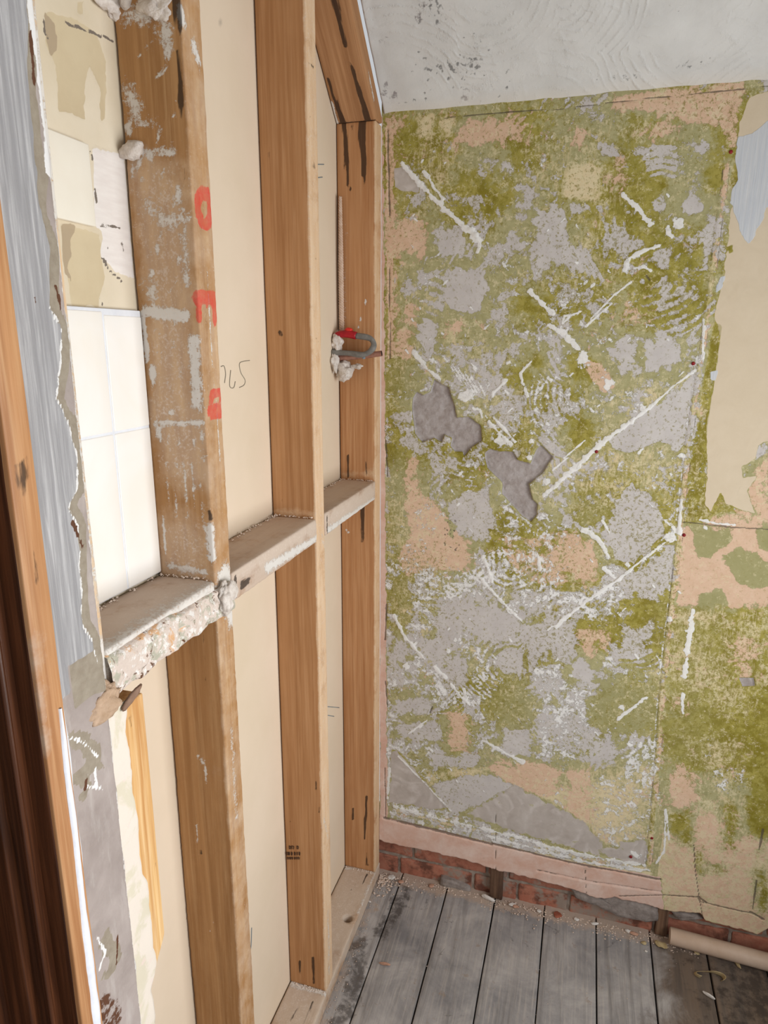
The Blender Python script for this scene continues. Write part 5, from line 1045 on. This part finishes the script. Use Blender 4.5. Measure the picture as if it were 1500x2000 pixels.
# ------------------------------------------------------------------ debris
def chip(px, py, size, mat, label, seed, flat=0.25, cat='plaster chip', rz=0.0, name='plaster_chip', z=0.0):
    c = pl(px, py, 2, z+0.003); s = (size[0], size[1], max(size[0], size[1])*flat)
    o = blob(name, (c[0], min(c[1], -0.001), z), s, mat, seed, 0.35, 2, (0, 0, rz)); me = o.data
    zz = min(v.co.z for v in me.vertices)
    for v in me.vertices: v.co.z -= zz
    tag(o, label, cat)
M_CH = plain('white_chip', rgb(226, 222, 218), rgb(202, 196, 188), 60, .9); M_CP = plain('pink_chip', rgb(196, 154, 132), rgb(168, 128, 106), 60, .9); M_CY = plain('yellow_paper', rgb(198, 180, 140), rgb(160, 138, 98), 40, .9)
for i, (a, b, s, m_, lb, rz) in enumerate([
        (953, 1752, (0.020, 0.006), M_CH, 'long white plaster sliver on the floor below the timber plug', -0.3), (1001, 1761, (0.010, 0.007), M_CH, 'chunky white plaster chip right of the timber plug', 0.4), (1053, 1775, (0.007, 0.006), M_CH, 'white plaster chip at the far end of the central board gap', 0),
        (1008, 1771, (0.010, 0.005), M_CP, 'tan chip in front of the chunky white chip', 0.2), (845, 1722, (0.009, 0.007), M_CP, 'pink brick chip below the left bricks', 0.6), (1090, 1783, (0.012, 0.010), plain('brick_chip', rgb(166, 96, 72), rgb(132, 74, 56), 50), 'red brick chip on the dusty floor edge', 0.2),
        (1126, 1791, (0.008, 0.005), M_CH, 'small white chip below the middle bricks', 0), (1161, 1795, (0.010, 0.004), M_CH, 'flat white flake below the left end of the cement lump', 0.3), (1227, 1809, (0.012, 0.007), M_CH, 'folded white paper scrap below the cement lump', -0.5),
        (1238, 1824, (0.013, 0.006), M_CP, 'flat pinkish chip in front of the white paper scrap', -0.1), (1258, 1841, (0.007, 0.006), M_CY, 'yellow-white crumb left of the pipe end', 0), (1292, 1846, (0.016, 0.010), M_CY, 'torn yellow wallpaper scrap in front of the pipe end', -0.4),
        (1360, 1859, (0.007, 0.008), M_CY, 'pale scrap tucked under the pipe', 0.3), (1440, 1883, (0.004, 0.014), M_CY, 'thin pale splinter in the shade under the pipe', 0.3), (1384, 1945, (0.016, 0.003), M_CH, 'thin pale sliver on the brown board near the bottom of the photo', -0.5), (752, 1883, (0.014, 0.003), M_CP, 'thin tan sliver lying on the left floorboard', 0.1),
        (1262, 1857, (0.004, 0.003), M_CH, 'tiny white crumb on the brown board gap', 0), (765, 1714, (0.012, 0.009), M_CH, 'white plaster crumb in the corner beside the sole plate', 0.2), (783, 1722, (0.009, 0.006), M_CP, 'tan plaster crumb in the corner, on the dust', 0.2), (722, 1760, (0.004, 0.003), M_CH, 'speck of plaster beside the sole plate', 0)]):
    chip(a, b, s, m_, lb, 40+i, 0.3, rz=rz)
def curl():
    c = pl(1384, 1908, 2, 0.0); V = []; nu, nv = 22, 6
    for i in range(nu):
        t = i/(nu-1); ang = -0.4+t*4.3; r = 0.020+0.004*math.sin(t*9)
        for j in range(nv):
            u = j/(nv-1); V.append((r*1.5*math.cos(ang)+0.004*u, r*math.sin(ang)*0.8-0.006*u, 0.001+u*(0.012+0.004*math.sin(t*7))))
    Fc = [(i*nv+j, (i+1)*nv+j, (i+1)*nv+j+1, i*nv+j+1) for i in range(nu-1) for j in range(nv-1)]
    o = mesh('wallpaper_scrap', V, Fc, M_CY); s = o.modifiers.new('s', 'SOLIDIFY'); s.thickness = 0.0008; o.location = (c[0], c[1], 0); tag(o, 'curled strip of torn wallpaper on the brown floorboard', 'wallpaper scrap')
curl()
def rubble():
    parts = []
    def crumb(x, y, z, s):
        P = np.array([(1, 0, 0), (-1, 0, 0), (0, 1, 0), (0, -1, 0), (0, 0, 1), (0, 0, -1)], float); P *= s*(0.6+0.7*rng.random((6, 1))); P[:, 2] *= 0.7
        V = P+np.array([x, y, z+s*0.35]); parts.append((V, [(0, 2, 4), (2, 1, 4), (1, 3, 4), (3, 0, 4), (2, 0, 5), (1, 2, 5), (3, 1, 5), (0, 3, 5)]))
    for _ in range(650):
        x = rng.uniform(0.01, 0.9); y = -abs(rng.normal(0, 0.022))+0.012; crumb(x, y, -0.001, rng.uniform(0.0008, 0.0035))
    for _ in range(160):
        crumb(abs(rng.normal(0, .03))+0.004, -abs(rng.normal(0, 0.03)), -0.001, rng.uniform(0.001, 0.005))
    for _ in range(260): crumb(rng.uniform(0.0, 1.1), rng.uniform(-0.9, 0), -0.001, rng.uniform(0.0006, 0.0016))
    for _ in range(120): crumb(rng.uniform(0.003, 0.03), rng.uniform(-0.6, 0), -0.001, rng.uniform(0.0008, 0.002))
    o = mesh('plaster_rubble', *joinm(parts), plain('rubble', rgb(196, 170, 150), rgb(216, 202, 190), 200, .95), smooth=False); tag(o, 'fine plaster crumbs scattered on the floor along the brickwork', 'rubble', kind='stuff')
    parts.clear()
    for y0, y1, n in ((-0.39, -0.05, 60), (Y3+.05, Y2, 80), (-1.07, Y3, 60)):
        for _ in range(n): crumb(rng.uniform(SD+0.002, SD+0.014), rng.uniform(y0, y1), 1.2415 if y0 > -1 else 1.2455, rng.uniform(0.0008, 0.0028))
        for _ in range(n//2): crumb(rng.uniform(SD, -0.005), y1-rng.uniform(0.001, 0.008), 1.2415 if y0 > -1 else 1.2455, rng.uniform(0.0008, 0.0026))
    o = mesh('plaster_rubble', *joinm(parts), plain('rubble_pale', rgb(214, 192, 176), rgb(230, 218, 206), 200, .95), smooth=False); tag(o, 'plaster crumbs lying on the dusty noggins', 'rubble', kind='stuff')
    parts.clear()
    for y0, y1 in ((-0.39, -0.046), (-0.79, Y2)):
        for _ in range(60): crumb(rng.uniform(SD, -0.003), y1-rng.uniform(0, 0.008), ZP, rng.uniform(0.0008, 0.0025))
    o = mesh('plaster_rubble', *joinm(parts), plain('rubble_plate', rgb(214, 198, 184), rgb(230, 218, 206), 200, .95), smooth=False); tag(o, 'plaster crumbs on the sole plate at the feet of the studs', 'rubble', kind='stuff')
rubble()
# nail holes in the pink strip
for a, b in ((749, 314), (750, 341)):
    pass
